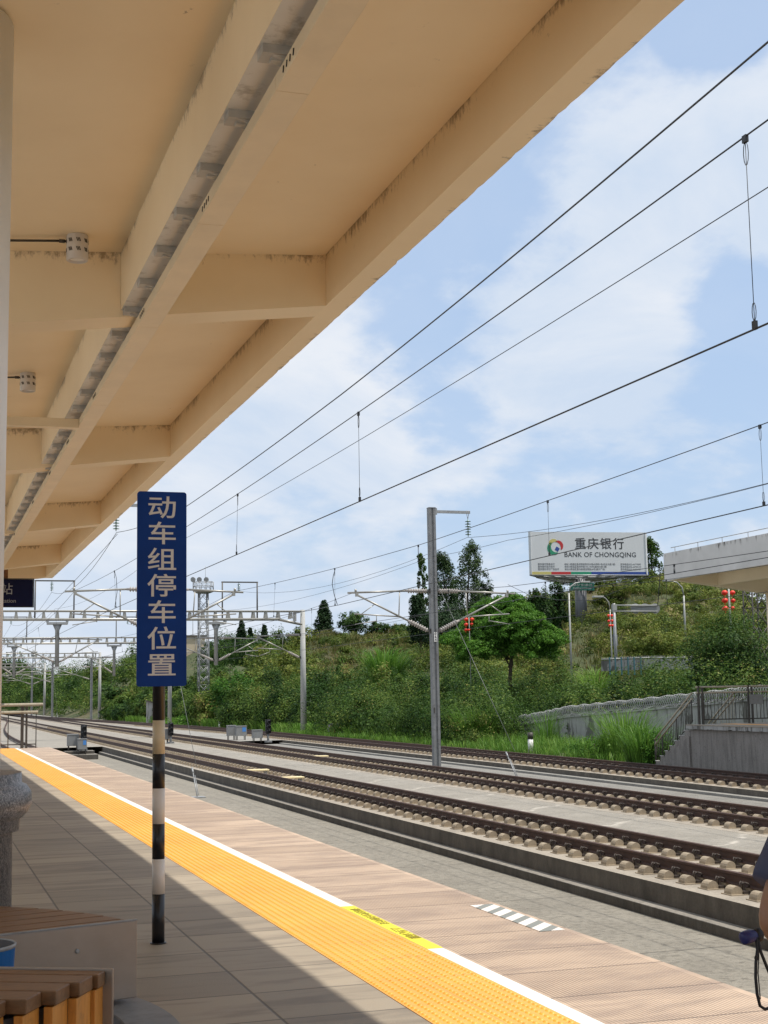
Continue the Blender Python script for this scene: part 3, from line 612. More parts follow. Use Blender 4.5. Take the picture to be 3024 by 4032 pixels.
ceil_lamp(110, 1478, 'perforated cylinder lamp beyond the first ceiling beam, beside the column')
# column with granite base
cx_, cy_ = 0.03, 8.5; b = (cx_, cy_, 0)
t = thing('canopy_column', 'round white canopy column with a grey granite base and rounded moulding', 'column', b)
MB().lathe((cx_, cy_, 1.09), (cx_, cy_, 5.545), [(0, 0.425), (1, 0.437)], 40).build('shaft', M['white_paint'], t, b)
MB().lathe((cx_, cy_, 0), (cx_, cy_, 1.09), [(0, 0.50), (0.70, 0.50), (0.705, 0.535), (0.765, 0.54), (0.77, 0.552), (0.80, 0.585), (0.85, 0.607), (0.90, 0.60), (0.935, 0.575), (0.945, 0.548), (1.0, 0.545)], 48).build('granite_base', M['granite'], t, b)
# ------------------------------------------------------------------ stop sign on the platform
b = (1.436, 8.97, 0)
t = thing('stop_sign', 'tall blue sign board with vertical white lettering on a black and white banded pole', 'sign', b)
MB().lathe(b, (b[0], b[1], 0.008), [(0, 0.05), (1, 0.05)], 20).build('base_plate', M['black_paint'], t, b)
zs = [0.0, 0.298, 0.508, 0.721, 0.937, 1.148, 1.355, 2.70]; pm = ['black_paint', 'cream_band', 'black_paint', 'cream_band', 'black_paint', 'tan_band', 'black_paint']
for i in range(7):
    MB().lathe((b[0], b[1], zs[i]), (b[0], b[1], zs[i+1]), [(0, 0.0385), (1, 0.0385)], 28).build('pole_band', M[pm[i]], t, b)
def rrect(x0, x1, z0, z1, r, n=5):
    p = []
    for cx, cz, a0 in ((x1-r, z1-r, 0), (x0+r, z1-r, 90), (x0+r, z0+r, 180), (x1-r, z0+r, 270)):
        for i in range(n+1): a = rad(a0+90*i/n); p.append((cx+r*math.cos(a), cz+r*math.sin(a)))
    return p
brd = MB().extr(rrect(1.288, 1.599, 1.565, 2.790, 0.018), 8.905, 8.923).build('board', M['sign_blue'], t, b)
for i, ch in enumerate('动车组停车位置'):
    text(ch, 0.152, frame((1.4435, 8.9045, 2.680-i*0.1655), (1, 0, 0), (0, 0, 1)) @ Matrix.Diagonal((1.26, 1, 1, 1)), M['letter'], brd, 'character', 0.0008, 0.0012, base=b)
MB().box((1.40, 8.924, 1.70), (1.472, 8.940, 1.74)).box((1.40, 8.924, 2.6), (1.472, 8.940, 2.64)).build('clamp', M['galv'], t, b)
# ------------------------------------------------------------------ hanging station name board
yb = 43.0; xr = at(130, 2330, Y=yb).x; zt_, zb_ = at(130, 2282, Y=yb).z, at(128, 2388, Y=yb).z; b = (xr-1.5, yb, zt_)
t = thing('station_name_board', 'dark blue hanging board with grey station lettering, half hidden behind the column', 'sign', b)
MB().box((xr-3.0, yb, zb_), (xr, yb+0.18, zt_)).build('panel', M['navy'], t, b, 0.01)
MB().box((xr-3.03, yb-0.012, zb_-0.03), (xr+0.03, yb-0.002, zb_)).box((xr-3.03, yb-0.012, zt_), (xr+0.03, yb-0.002, zt_+0.03)).box((xr, yb-0.012, zb_), (xr+0.03, yb-0.002, zt_)).build('frame', M['black_paint'], t, b)
p = at(27, 2322, Y=yb); text('站', 0.36, frame((p.x, yb-0.004, p.z), (1, 0, 0), (0, 0, 1)), M['letter_grey'], t, 'lettering', 0.002, 0.0)
p = at(31, 2366, Y=yb); text('Station', 0.165, frame((p.x, yb-0.004, p.z), (1, 0, 0), (0, 0, 1)), M['letter_grey'], t, 'lettering', 0.002)
for dx in (0.78, 2.3): MB().box((xr-dx-0.06, yb+0.05, zt_), (xr-dx+0.06, yb+0.13, zt_+0.62)).build('hanger', simple('rusty_hanger', (0.22, 0.10, 0.045), 0.7, 0, 0.5, 14), t, b)
# ------------------------------------------------------------------ curved timber benches, bin, railing
BC = Vector((-0.58, 6.42, 0))
def on_circle(P, d, r): # distance s along d from P to reach radius r around BC
    w = Vector((P.x-BC.x, P.y-BC.y)); bq = w.x*d.x+w.y*d.y; cq = w.length_squared-r*r
    return -bq+math.sqrt(max(0.0, bq*bq-cq))
def bench(name, label, P0, d, n, r_out, r_in, count, wd, step, zt=0.45, zs_=0.03, first=0.0):
    d = Vector(d).normalized(); n = Vector(n).normalized(); b = (P0[0], P0[1], 0); P0 = Vector((P0[0], P0[1], 0))
    t = thing('curved_bench', label, 'bench', b, 'curved timber benches')
    for i in range(count):
        o0, o1 = 0.014+max(0, i*wd-first), 0.014+(i+1)*wd-first-0.014
        q0, q1 = P0+n*o0, P0+n*o1
        s0, s1 = on_circle(q0, d, r_out), on_circle(q1, d, r_out)
        if step: s0 = s1 = min(s0, s1)
        e0, e1 = on_circle(q0, d, r_in), on_circle(q1, d, r_in)
        def Z(p, z): return (p.x, p.y, z)
        A = [q0+d*e0, q0+d*s0, q1+d*s1, q1+d*e1]
        MB().hexa([Z(p, zt-0.052) for p in A]+[Z(p, zt) for p in A]).build('seat_slat', M['wood_top'], t, b, 0.004)
        ins = 0.012; B = [q0-n*0.010+d*(s0-0.035-ins), q0-n*0.010+d*(s0-ins), q1+d*(s1-ins), q1+d*(s1-0.035-ins)]
        MB().hexa([Z(p, zs_) for p in B]+[Z(p, zt-0.058) for p in B]).build('skirt_slat', M['wood_side'], t, b, 0.003)
    fr = MB(); L = on_circle(P0, d, r_out); 
    fr.prism([(BC.x+r*math.cos(a), BC.y+r*math.sin(a)) for r, aa in ((r_out-0.10, 1), (r_in+0.02, -1)) for a in [math.atan2(n.y, n.x)-(math.pi/2 if (d.x*n.y-d.y*n.x) > 0 else -math.pi/2)+(1 if (d.x*n.y-d.y*n.x) > 0 else -1)*(0.05+x*0.09) for x in (range(12) if aa == 1 else range(11, -1, -1))]], 0.30, 0.372)
    fr.build('frame', M['galv'], t, b)
    return t, P0, d, n, b
ta, P, d, n, b = bench('curved_bench', 'far curved bench of weathered slats, its brushed steel end panel facing the viewer', (0.99, 6.88), (0.55, 0.16, 0), (-0.16, 0.55, 0), 1.65, 1.00, 9, 0.15, False, zs_=0.116)
pi_, po = P-d*0.66, P+d*0.012
MB().hexa([(*(pi_-n*0.004).xy, 0.112), (*(po-n*0.004).xy, 0.112), (*(po+n*0.008).xy, 0.112), (*(pi_+n*0.008).xy, 0.112), (*(pi_-n*0.004).xy, 0.462), (*(po-n*0.004).xy, 0.462), (*(po+n*0.008).xy, 0.462), (*(pi_+n*0.008).xy, 0.462)]).build('end_panel', M['steel'], ta, b, 0.005)
MB().hexa([(*(pi_-n*0.007).xy, 0.4625), (*(po-n*0.007).xy, 0.4625), (*(po+n*0.010).xy, 0.4625), (*(pi_+n*0.010).xy, 0.4625), (*(pi_-n*0.007).xy, 0.468), (*(po-n*0.007).xy, 0.468), (*(po+n*0.010).xy, 0.468), (*(pi_+n*0.010).xy, 0.468)]).build('trim_highlight', M['galv'], ta, b)  # top trim, its lighter colour stands in for the sky highlight
q = P-d*0.285-n*0.004; MB().lathe((q.x, q.y, 0.385-0.03), (q.x-n.x*0.006, q.y-n.y*0.006, 0.385-0.03), [(0, 0.011), (0.8, 0.010), (1, 0.006)], 12).build('bolt', M['galv'], ta, b)
rg = MB(); pr = []
for r, z in ((1.70, 0.0), (1.70, 0.085), (1.695, 0.09), (1.47, 0.09), (1.465, 0.085), (1.465, 0.0)): pr.append((r, z))
vs, fs = [], []
A0, A1, NA = -0.36, 0.9, 40
for i in range(NA+1):
    a = A0+(A1-A0)*i/NA
    for r, z in pr: vs.append((BC.x+r*math.cos(a), BC.y+r*math.sin(a), z+0.001))
for i in range(NA):
    for j in range(5): fs.append((i*6+j, (i+1)*6+j, (i+1)*6+j+1, i*6+j+1))
fs += [(0, 1, 2, 3, 4, 5)[::-1], tuple(NA*6+j for j in range(6))]
rg.add(vs, fs).build('base_ring', M['mast_grey'], ta, b)
tb, P, d, n, b = bench('curved_bench', 'near curved bench with stepped plank ends and orange vertical boards, at the lower left', (0.72, 5.76), (0.39, -0.20, 0), (-0.20, -0.39, 0), 1.462, 0.95, 8, 0.15, True, first=0.06)
pi_, po = P-d*0.50, P+d*0.03
MB().hexa([(*(pi_-n*0.006).xy, 0.02), (*(po-n*0.006).xy, 0.02), (*(po+n*0.008).xy, 0.02), (*(pi_+n*0.008).xy, 0.02), (*(pi_-n*0.006).xy, 0.458), (*(po-n*0.006).xy, 0.458), (*(po+n*0.008).xy, 0.458), (*(pi_+n*0.008).xy, 0.458)]).build('end_panel', M['steel'], tb, b, 0.004)
p = at(66, 3712, Y=6.28); b = (p.x-0.166, 6.28, 0)
t = thing('litter_bucket', 'small blue bucket with a grey rim standing between the two curved benches', 'bucket', b)
MB().lathe(b, (b[0], b[1], p.z), [(0, 0.135), (0.98, 0.1605), (0.98, 0.161)], 36, False).build('body', M['bin_blue'], t, b)
MB().lathe((b[0], b[1], p.z-0.012), (b[0], b[1], p.z+0.004), [(0, 0.1615), (0.25, 0.164), (0.75, 0.1655), (1, 0.163), (1.0, 0.157), (0.3, 0.156)], 36, False).build('rim', M['galv'], t, b)
MB().lathe((b[0], b[1], p.z), (b[0], b[1], p.z-0.16), [(0, 0.1558), (0.95, 0.148), (1, 0.0)], 30, False).build('liner', M['liner'], t, b)
# platform end railing
p = at(86, 2942, Z=0.0); yr = 45.75; xr = p.x*yr/p.y
t = thing('platform_railing', 'tan two bar railing with thin balusters at the near platform end', 'railing', (xr, yr, 0)); b = tuple(t.location)
MB().box((xr-0.045, yr-0.05, 0), (xr+0.045, yr+0.05, 1.36)).box((xr+0.10, yr-0.04, 0), (xr+0.16, yr+0.04, 1.30)).build('post', M['rail_dark'], t, b)
for z in (1.33, 1.10): MB().tube((-6, yr-0.05, z), (xr+0.62-(0.15 if z < 1.2 else 0), yr-0.05, z), 0.05, n=8).build('hand_rail', M['rail_steel'], t, b)
bal = MB()
for i in range(22): bal.tube((xr+0.42-i*0.42, yr, 0.0), (xr+0.42-i*0.42, yr, 1.08), 0.016, n=5)
bal.tube((-6, yr, 0.12), (xr+0.42, yr, 0.12), 0.018, n=5).build('balusters', M['rail_dark'], t, b)
# ------------------------------------------------------------------ overhead line masts
def insul(mb, p0, p1, r0=0.055, r1=0.105, n=8):
    pr = [(0, r0*0.8)]
    for i in range(n):
        a = 0.08+0.84*i/n; w = 0.84/n; pr += [(a, r0), (a+w*0.25, r1), (a+w*0.45, r1), (a+w*0.7, r0)]
    return mb.lathe(p0, p1, pr+[(1, r0*0.8)], 12)
def disc_string(mb, p, L=0.62, n=5, r=0.125):
    x, y, z = p; mb.tube((x, y, z), (x, y, z-L), 0.018, n=6)
    for i in range(n): zz = z-0.07-i*(L-0.1)/n; mb.lathe((x, y, zz), (x, y, zz-0.075), [(0, 0.03), (0.3, 0.05), (0.55, r), (0.75, r*0.98), (0.8, 0.05), (1, 0.03)], 14)
    return mb
def cantilever(t, b, xm, xt, y, zt=5.78, zb=4.07, pole_r=0.16, reg=None, label=None):
    s = 1 if xt > xm else -1; xa = xm+s*(pole_r+0.04); tip = xt+s*0.35; sub = 1.05
    mb = MB(); mb.tube((xa+s*sub, y, zt), (tip, y, zt-0.10), 0.042, n=10)
    q0 = Vector((xa+s*0.02, y, zb)); q1 = Vector((xt-s*0.05, y, zt-0.18)); dd = (q1-q0).normalized()
    mb.tube(q0+dd*sub, q1, 0.042, n=10); mb.obox(q1+Vector((0, 0, 0.02)), (1, 0, 0), (0, 1, 0), (0, 0, 1), 0.06, 0.05, 0.09)
    m1 = q0+(q1-q0)*0.42; m2 = Vector((xa+s*(sub+0.25), y, zt-0.03)); mb.tube(m1, m2, 0.024, n=8)
    m3 = q0+(q1-q0)*0.40; zr = m3.z+0.02; rt = Vector((xt+s*0.05, y, zr+0.10)); mb.tube(m3, rt, 0.028, n=8)
    mb.tube(q0+(q1-q0)*0.75, rt-Vector((s*0.3, 0, 0)), 0.02, n=6)
    sx = reg if reg is not None else xt+s*0.1; drop = Vector((xt-s*0.9, y, zr+0.05))
    mb.tube(drop, drop-Vector((0, 0, 0.28)), 0.018, n=6); mb.tube(drop-Vector((0, 0, 0.24)), (xt+s*0.05, y, 4.36), 0.017, n=6)
    mb.tube((xt+s*0.0, y, zt-0.06), (xt+s*0.0, y, zt+0.06), 0.05, n=8)
    c = mb.build('cantilever', M['alu'], t, b)
    for p0, p1 in (((xa, y, zt), (xa+s*sub, y, zt)), (q0, q0+dd*sub)):
        insul(MB(), p0, p1).build('insulator', M['porcelain'], c, b)
    MB().box((xm+s*pole_r-0.03, y-0.09, zt-0.1), (xm+s*pole_r+0.05, y+0.09, zt+0.1)).box((xm+s*pole_r-0.03, y-0.09, zb-0.1), (xm+s*pole_r+0.05, y+0.09, zb+0.1)).build('bracket', M['rail_dark'], c, b)
def steel_mast(mb, x, y, z0, z1, hw=0.15, hd=0.14):
    for a, bb, c_, e in ((-hw, -hd, -hw*0.30, hd), (hw*0.30, -hd, hw, hd)):
        mb.box((x+a, y+bb, z0), (x+c_, y+e, z1))
    mb.box((x-hw*0.301, y-hd*0.72, z0), (x+hw*0.301, y+hd*0.72, z1-0.01)); mb.box((x-hw-0.01, y-hd-0.01, z1+0.001), (x+hw+0.01, y+hd+0.01, z1+0.03))
    return mb
def mast(label, x, y, z0, z1, arms, top=0, plate=None, concrete_=False, group='overhead line masts', guy=None, hw=0.15):
    b = (x, y, z0); t = thing('overhead_line_mast', label, 'mast', b, group)
    if concrete_: MB().lathe(b, (x, y, z1), [(0, 0.21), (1, 0.17)], 24).build('pole', M['pole_concrete'], t, b)
    else: steel_mast(MB(), x, y, z0, z1, hw).build('pole', M['mast_grey'], t, b)
    for xt in arms: cantilever(t, b, x, xt, y, pole_r=0.16)
    if top:
        xe = x+top*1.78; MB().box((min(x+top*hw, xe), y-0.045, z1-0.20), (max(x+top*hw, xe), y+0.045, z1-0.08)).obox((x+top*(hw+0.05), y, z1-0.13), (1, 0, 0), (0, 1, 0), (0, 0, 1), 0.05, 0.06, 0.14).poly([(xe-top*0.14, y, z1-0.05), (xe-top*0.14, y, z1-0.25), (xe-top*0.10, y, z1-0.42), (xe-top*0.06, y, z1-0.25), (xe-top*0.06, y, z1-0.05)], 0.012).build('top_arm', M['galv'], t, b)
        disc_string(MB(), (xe-top*0.10, y, z1-0.42), 0.78, 6, 0.13).build('insulator_string', M['glass_ins'], t, b)
    if plate:
        pl = MB().box((x+0.02-0.065, y-0.160, 3.62), (x+0.02+0.065, y-0.152, 4.02)).build('number_plate', M['white'], t, b)
        for i, ch in enumerate(plate): text(ch, 0.155, frame((x+0.02, y-0.161, 3.945-i*0.127), (1, 0, 0), (0, 0, 1)), M['board_text'], pl, 'numeral', 0.001, 0.006, base=b)
        MB().box((x-0.13, y-0.15, 0.62), (x-0.075, y-0.143, 0.85)).build('notice', M['rail_dark'], t, b)
    if guy:
        gx, gy, gz, gt = guy; MB().tube((x, y-0.16, gt), (gx, gy+0.15, gz+1.0), 0.009, n=5).build('guy_wire', M['wire_grey'], t, b)
        a_ = Vector((gx, gy, gz)); d_ = (Vector((x, y, gt))-a_).normalized()
        MB().tube(a_, a_+d_*1.15, 0.02, n=6).tube(a_+d_*1.0+Vector((0.05, 0, 0)), a_+d_*0.1+Vector((0.05, 0, 0)), 0.014, n=5).tube(a_+d_*1.1, a_+d_*1.35, 0.034, n=6).box((gx-0.25, gy-0.25, gz-0.3), (gx+0.25, gy+0.25, gz+0.02)).build('guy_anchor', M['galv'], t, b)
    return t
mast('grey steel mast with number plate 064 standing between the rails, green weeds behind it', 20.80, 56.9, -1.70, 9.34, (17.35, 24.25), 1, '064', guy=(20.8, 48.4, -1.69, 6.4))
mast('steel mast largely covered by the blue sign, only its arms and pole foot showing', 9.06, 56.9, -1.90, 9.30, (5.75, 12.2), -1, None, guy=(9.06, 48.4, -1.89, 6.4))
mast('thin mast beyond the rails, rightmost of three far masts at the left', 22.6, 199, -1.5, 7.0, (17.6,), 0, group='far masts beside the tracks')
mast('thin mast with a stay wire, middle of three far masts at the left', 19.9, 228, -1.5, 7.4, (14.5,), 0, group='far masts beside the tracks', guy=(19.9, 219, -1.5, 6.0))
mast('thin mast, leftmost of three far masts at the left, above the railing', 18.7, 254, -1.5, 7.2, (14.0, 22.5), 0, group='far masts beside the tracks')

def portal(label, y, x0, x1, drops, zl, zh, fr, z0l, z0r):
    b = (x1, y, z0r); t = thing('portal_gantry', label, 'gantry', b, 'portal gantries across the tracks')
    MB().lathe(b, (x1, y, zh+0.12), [(0, 0.235), (1, 0.175)], 24).build('pole', M['pole_concrete'], t, b)
    MB().lathe((x0, y, z0l), (x0, y, zh+0.12), [(0, 0.235), (1, 0.175)], 24).build('pole', M['pole_concrete'], t, b)
    mb = MB()
    for dy in (-0.28, 0.28):
        mb.tube((x0+0.15, y+dy, zh), (x1-0.15, y+dy, zh), 0.06, n=8)
        mb.tube((x0+1.9, y+dy, zl), (x1-1.9, y+dy, zl), 0.085, n=8); mb.tube((x1-1.9, y+dy, zl), (x1-0.1, y+dy*0.6, zl-0.38), 0.075, n=8); mb.tube((x0+1.9, y+dy, zl), (x0+0.1, y+dy*0.6, zl-0.38), 0.075, n=8)
    nx = int((x1-x0)/0.95)
    for i in range(1, nx):
        x = x0+(x1-x0)*i/nx
        for dy in (-0.28, 0.28): mb.hexa([(x-0.13, y+dy-0.012, zl+0.05), (x+0.13, y+dy-0.012, zl+0.05), (x+0.13, y+dy+0.012, zl+0.05), (x-0.13, y+dy+0.012, zl+0.05), (x-0.05, y+dy-0.012, zh-0.04), (x+0.05, y+dy-0.012, zh-0.04), (x+0.05, y+dy+0.012, zh-0.04), (x-0.05, y+dy+0.012, zh-0.04)])
    for x in (x0+0.5, x1-0.62): mb.box((x-0.06, y-0.3, zl-0.15), (x+0.06, y+0.3, zh))
    mb.build('truss_beam', M['alu'], t, b)
    for xd, arms in drops:
        dm = MB().box((xd-0.72, y-0.36, zl-0.36), (xd+0.72, y+0.36, zl-0.20)).box((xd-0.75, y-0.33, zl-0.22), (xd-0.62, y+0.33, zl+0.06)).box((xd+0.62, y-0.33, zl-0.22), (xd+0.75, y+0.33, zl+0.06))
        dm.lathe((xd, y, zl-0.36), (xd, y, 3.75), [(0, 0.33), (0.14, 0.15), (1, 0.15)], 12)
        dp = dm.build('drop_post', M['galv'], t, b)
        for xt in arms: cantilever(t, b, xd, xt, y, 5.75, 4.10, 0.12)
    for xa, xb, xi in fr:
        fm = MB(); zt = zh+2.22
        fm.box((xa-0.06, y-0.06, zt-0.09), (xb+0.06, y+0.06, zt))
        for x in (xa, xb): fm.tube((x, y-0.02, zt-0.05), (x-0.02, y-0.10, zl), 0.05, n=6); fm.tube((x, y+0.02, zt-0.05), (x+0.03, y+0.25, zl), 0.04, n=6)
        fm.build('feeder_frame', M['rail_dark'], t, b)
        disc_string(MB(), (xi, y, zt-0.09), 0.72, 6, 0.13).build('insulator_string', M['glass_ins'], t, b)
    return t
portal('nearest white truss gantry over the tracks, right leg a pale concrete pole by the weeds', 104, -4.0, 27.5, [(9.37, (5.9, 12.2)), (20.86, (17.35, 24.0))], 7.12, 7.72, [(7.8, 10.53, 8.95), (21.35, 24.0, 22.6)], -1.46, -1.45)
cantilever([o for o in scene.objects if o.name.startswith('portal_gantry')][0], (27.5, 104, -1.45), 27.5, 24.05, 104, 5.96, 4.25, 0.2)
portal('second truss gantry farther along the tracks, its right leg hidden behind the blue sign', 152, -5.0, 25.5, [(9.36, (6.9, 12.2)), (19.6, (17.35,))], 7.22, 7.80, [(8.0, 10.6, 9.0), (19.8, 22.2, 21.0)], -1.46, -1.42)
portal('third truss gantry over the tracks, small in the distance at the left', 203, -6.0, 24.2, [(9.3, (7.9, 12.2))], 7.2, 7.75, [(8.0, 10.4, 9.0)], -1.46, -1.46)
portal('farthest truss gantry, tiny at the left edge of the tracks', 262, -6.0, 21.5, [(9.3, (10.9, 13.2))], 7.2, 7.75, [], -1.46, -1.46)
# ------------------------------------------------------------------ overhead wires
def sagpts(pts, sag, n=10):
    out = []
    for (a, b_), s in zip(zip(pts[:-1], pts[1:]), sag):
        a = Vector(a); b_ = Vector(b_)
        for i in range(n): u = i/n; out.append(a.lerp(b_, u)-Vector((0, 0, s*4*u*(1-u))))
    return out+[Vector(pts[-1])]
def zat(pts, y):
    for a, b_ in zip(pts[:-1], pts[1:]):
        if a.y <= y <= b_.y: u = (y-a.y)/max(1e-6, b_.y-a.y); return a.lerp(b_, u)
    return pts[-1]
def catenary(label, X, mess, sag, cont, drops, r=0.0085):
    b = (X, 56.9, 4.3); t = thing('catenary', label, 'overhead wire', b, 'track catenaries')
    mp = sagpts([(x, y, z) for x, y, z in mess], sag); MB().path(mp, r*0.9, 5).build('messenger_wire', M['wire'], t, b)
    cp = [Vector(p) for p in cont]; MB().path(cp, r, 6).build('contact_wire', M['wire'], t, b)
    for y in drops:
        a, c = zat(mp, y), zat(cp, y); mb = MB().tube(a, c, 0.0035, n=5).obox((a.x, a.y, a.z-0.02), (1, 0, 0), (0, 1, 0), (0, 0, 1), 0.014, 0.028, 0.03).obox((c.x, c.y, c.z+0.03), (1, 0, 0), (0, 1, 0), (0, 0, 1), 0.014, 0.022, 0.035)
        mb.path([(a.x+0.0, a.y+0.035*math.sin(q), a.z-0.14+0.10*math.cos(q)) for q in np.linspace(0.3, 5.9, 10)], 0.0035, 4).path([(c.x, c.y+0.028*math.sin(q), c.z+0.14+0.075*math.cos(q)) for q in np.linspace(0.3, 5.9, 10)], 0.0035, 4)
        mb.build('dropper', M['wire'], t, b)
catenary('nearest pair of tensioned wires with long droppers, sweeping up to the upper right', 6.2,
    [(6.25, -5, 6.3), (6.2, 9.1, 5.88), (6.2, 20.0, 5.69), (6.2, 34.7, 5.65), (5.8, 56.9, 5.72), (6.0, 104, 5.72), (7.0, 152, 5.72)], (0.03, 0.02, 0.03, 0.10, 0.55, 0.5),
    [(6.2, -5, 4.26), (6.2, 9.3, 4.29), (6.2, 20, 4.34), (6.15, 34.7, 4.40), (5.95, 56.9, 4.38), (6.1, 104, 4.38), (7.0, 152, 4.4)], [9.45, 20.05, 28.6, 37.5, 46.5, 66, 76, 86, 95])
catenary('wire pair over the near visible rails, crossing above the number plate mast', 12.2,
    [(12.2, -5, 6.1), (12.2, 18.4, 5.48), (12.2, 26.1, 5.36), (12.2, 34.1, 5.27), (12.2, 42.4, 5.36), (12.2, 56.9, 5.72), (12.2, 104, 5.72), (12.2, 152, 5.72), (12.2, 203, 5.72), (12.2, 262, 5.7)], (0.2, 0.01, 0.01, 0.01, 0.03, 0.5, 0.5, 0.5, 0.6),
    [(12.2, -5, 4.2), (12.2, 18.5, 4.23), (12.2, 28.6, 4.22), (12.2, 41.9, 4.20), (12.1, 56.9, 4.36), (12.3, 104, 4.36), (12.1, 152, 4.36), (12.3, 203, 4.36), (12.2, 262, 4.36)], [18.6, 26.4, 34.4, 42.2, 50.0, 64, 73, 82, 91, 114, 126, 138], 0.009)
catenary('wire pair over the middle rails, passing just above the billboard lettering', 17.4,
    [(17.4, -5, 5.2), (17.4, 26.5, 4.40), (17.4, 40.8, 4.72), (17.35, 56.9, 5.72), (17.4, 104, 5.72), (17.35, 152, 5.72), (17.4, 203, 5.72)], (0.1, 0.02, 0.06, 0.5, 0.5, 0.5),
    [(17.4, -5, 4.24), (17.4, 26.5, 4.26), (17.4, 40.8, 4.26), (17.35, 56.9, 4.36), (17.4, 104, 4.36), (17.3, 152, 4.36), (17.4, 203, 4.36)], [23, 30.5, 38, 46, 64, 74, 84, 94, 116, 128, 140], 0.009)
catenary('lowest wire pair, over the farthest rails in front of the opposite canopy', 24.2,
    [(24.2, -5, 6.0), (24.2, 30, 5.1), (24.2, 45, 5.2), (24.25, 56.9, 5.72), (24.0, 104, 5.85), (20.5, 152, 5.72)], (0.1, 0.04, 0.05, 0.55, 0.5),
    [(24.2, -5, 4.28), (24.2, 37, 4.31), (24.2, 56.9, 4.38), (24.0, 104, 4.4), (20.5, 152, 4.36)], [33.5, 43, 50, 66, 76, 87, 96], 0.009)
def cable(label, pts, sag, r=0.0095, name='feeder_wire', mat='wire'):
    o = MB().path(sagpts(pts, sag, 12), r, 5).build(name, M[mat], None, pts[0]); return tag(o, label, 'overhead wire', 'feeder wires')
cable('thick topmost feeder wire running from the insulator at the sign to the upper right', [(7.4, -6, 8.6), (7.4, 10.8, 7.46), (7.4, 25, 7.05), (7.4, 41.4, 7.06), (7.40, 56.9, 8.05), (8.95, 104, 9.08), (9.0, 152, 9.2), (9.0, 203, 9.1)], (0.05, 0.05, 0.04, 0.12, 0.9, 0.9, 0.9), 0.0115)
cable('thin wire between the two upper wires and the contact wire, meeting the hidden mast', [(9.0, -6, 7.25), (9.0, 13.3, 7.09), (9.0, 50.4, 7.13), (9.06, 56.9, 7.2), (9.2, 104, 7.9), (9.2, 152, 7.9)], (0.02, 0.15, 0.0, 0.5, 0.5), 0.007)
p1, p2 = at(2000, 2127, X=20.8), at(3024, 1905, X=20.8)
cable('thin wire fixed to the side of the numbered mast, rising to the right edge', [(20.8, 5, p2.z+1.2), tuple(p2), tuple(p1), (20.8, 56.9, 7.25), (20.9, 104, 7.75)], (0.05, 0.10, 0.05, 0.5), 0.008)
cable('sagging feeder wire hanging from the glass insulator of the numbered mast', [(22.42, 5, 8.6), (22.42, 33.9, 7.12), (22.42, 56.9, 8.1), (22.6, 104, 9.22), (21.0, 152, 9.2)], (0.3, 0.25, 0.9, 0.9), 0.009)
def jumper(label, pts, r=0.011):
    tag(MB().path(pts, r, 5).build('jumper_cable', M['wire'], None, pts[0]), label, 'jumper cable', 'jumper cables')
a_ = at(1320, 2240, X=12.2); c_ = at(1328, 2380, X=12.2); m_ = at(1308, 2300, X=12.2)
jumper('short curved jumper cable joining two wires left of the numbered mast', [a_, at(1312, 2268, X=12.2), m_, at(1316, 2342, X=12.2), c_])
jumper('curved jumper cable hanging in front of the trees right of the numbered mast', [at(1920, 2241, X=24.2), at(1922, 2275, X=24.2), at(1915, 2330, X=24.2), at(1908, 2390, X=24.2)])
jumper('long curved jumper cable hanging right of the billboard', [at(2597, 2240, X=17.4), at(2599, 2270, X=17.4), at(2595, 2320, X=17.4), at(2590, 2383, X=17.4)])
jumper('loose cable sagging below the billboard to the right', [at(2000, 2302, X=24.2), at(2078, 2340, X=24.2), at(2190, 2362, X=24.2), at(2345, 2364, X=24.2), at(2470, 2310, X=24.2), at(2597, 2241, X=24.2)], 0.010)
jumper('slack jumper cable beside the blue sign at the left', [at(450, 2246, X=7.5), at(458, 2275, X=7.5), at(461, 2330, X=7.5), at(452, 2392, X=7.5)], 0.012)
cable('slack wire drooping from the left insulator down to the far left', [(7.45, 57.0, 8.0), (5.2, 104, 4.9)], (0.35,), 0.010, 'feeder_wire')
# ------------------------------------------------------------------ trackside signals and boxes
def jbox(label, x, y, z, w=0.55, h=0.5, dpt=0.4, lid=True):
    b = (x, y, z); t = thing('junction_box', label, 'junction box', b, 'trackside junction boxes')
    MB().box((x-w/2, y-dpt/2, z+0.28), (x+w/2, y+dpt/2, z+0.28+h)).box((x-w/2-0.02, y-dpt/2-0.02, z+0.281+h), (x+w/2+0.02, y+dpt/2+0.02, z+0.32+h)).build('case', M['box_grey'], t, b, 0.012)
    for dx in (-1, 1):
        for dy in (-1, 1): MB().tube((x+dx*w*0.38, y+dy*dpt*0.35, z), (x+dx*w*0.38, y+dy*dpt*0.35, z+0.28), 0.025, n=6).build('leg', M['rail_dark'], t, b)
    if lid: MB().box((x+w*0.08, y-dpt/2-0.008, z+0.28+h*0.45), (x+w*0.42, y-dpt/2-0.001, z+0.28+h*0.9)).build('label_plate', M['box_blue'], t, b)
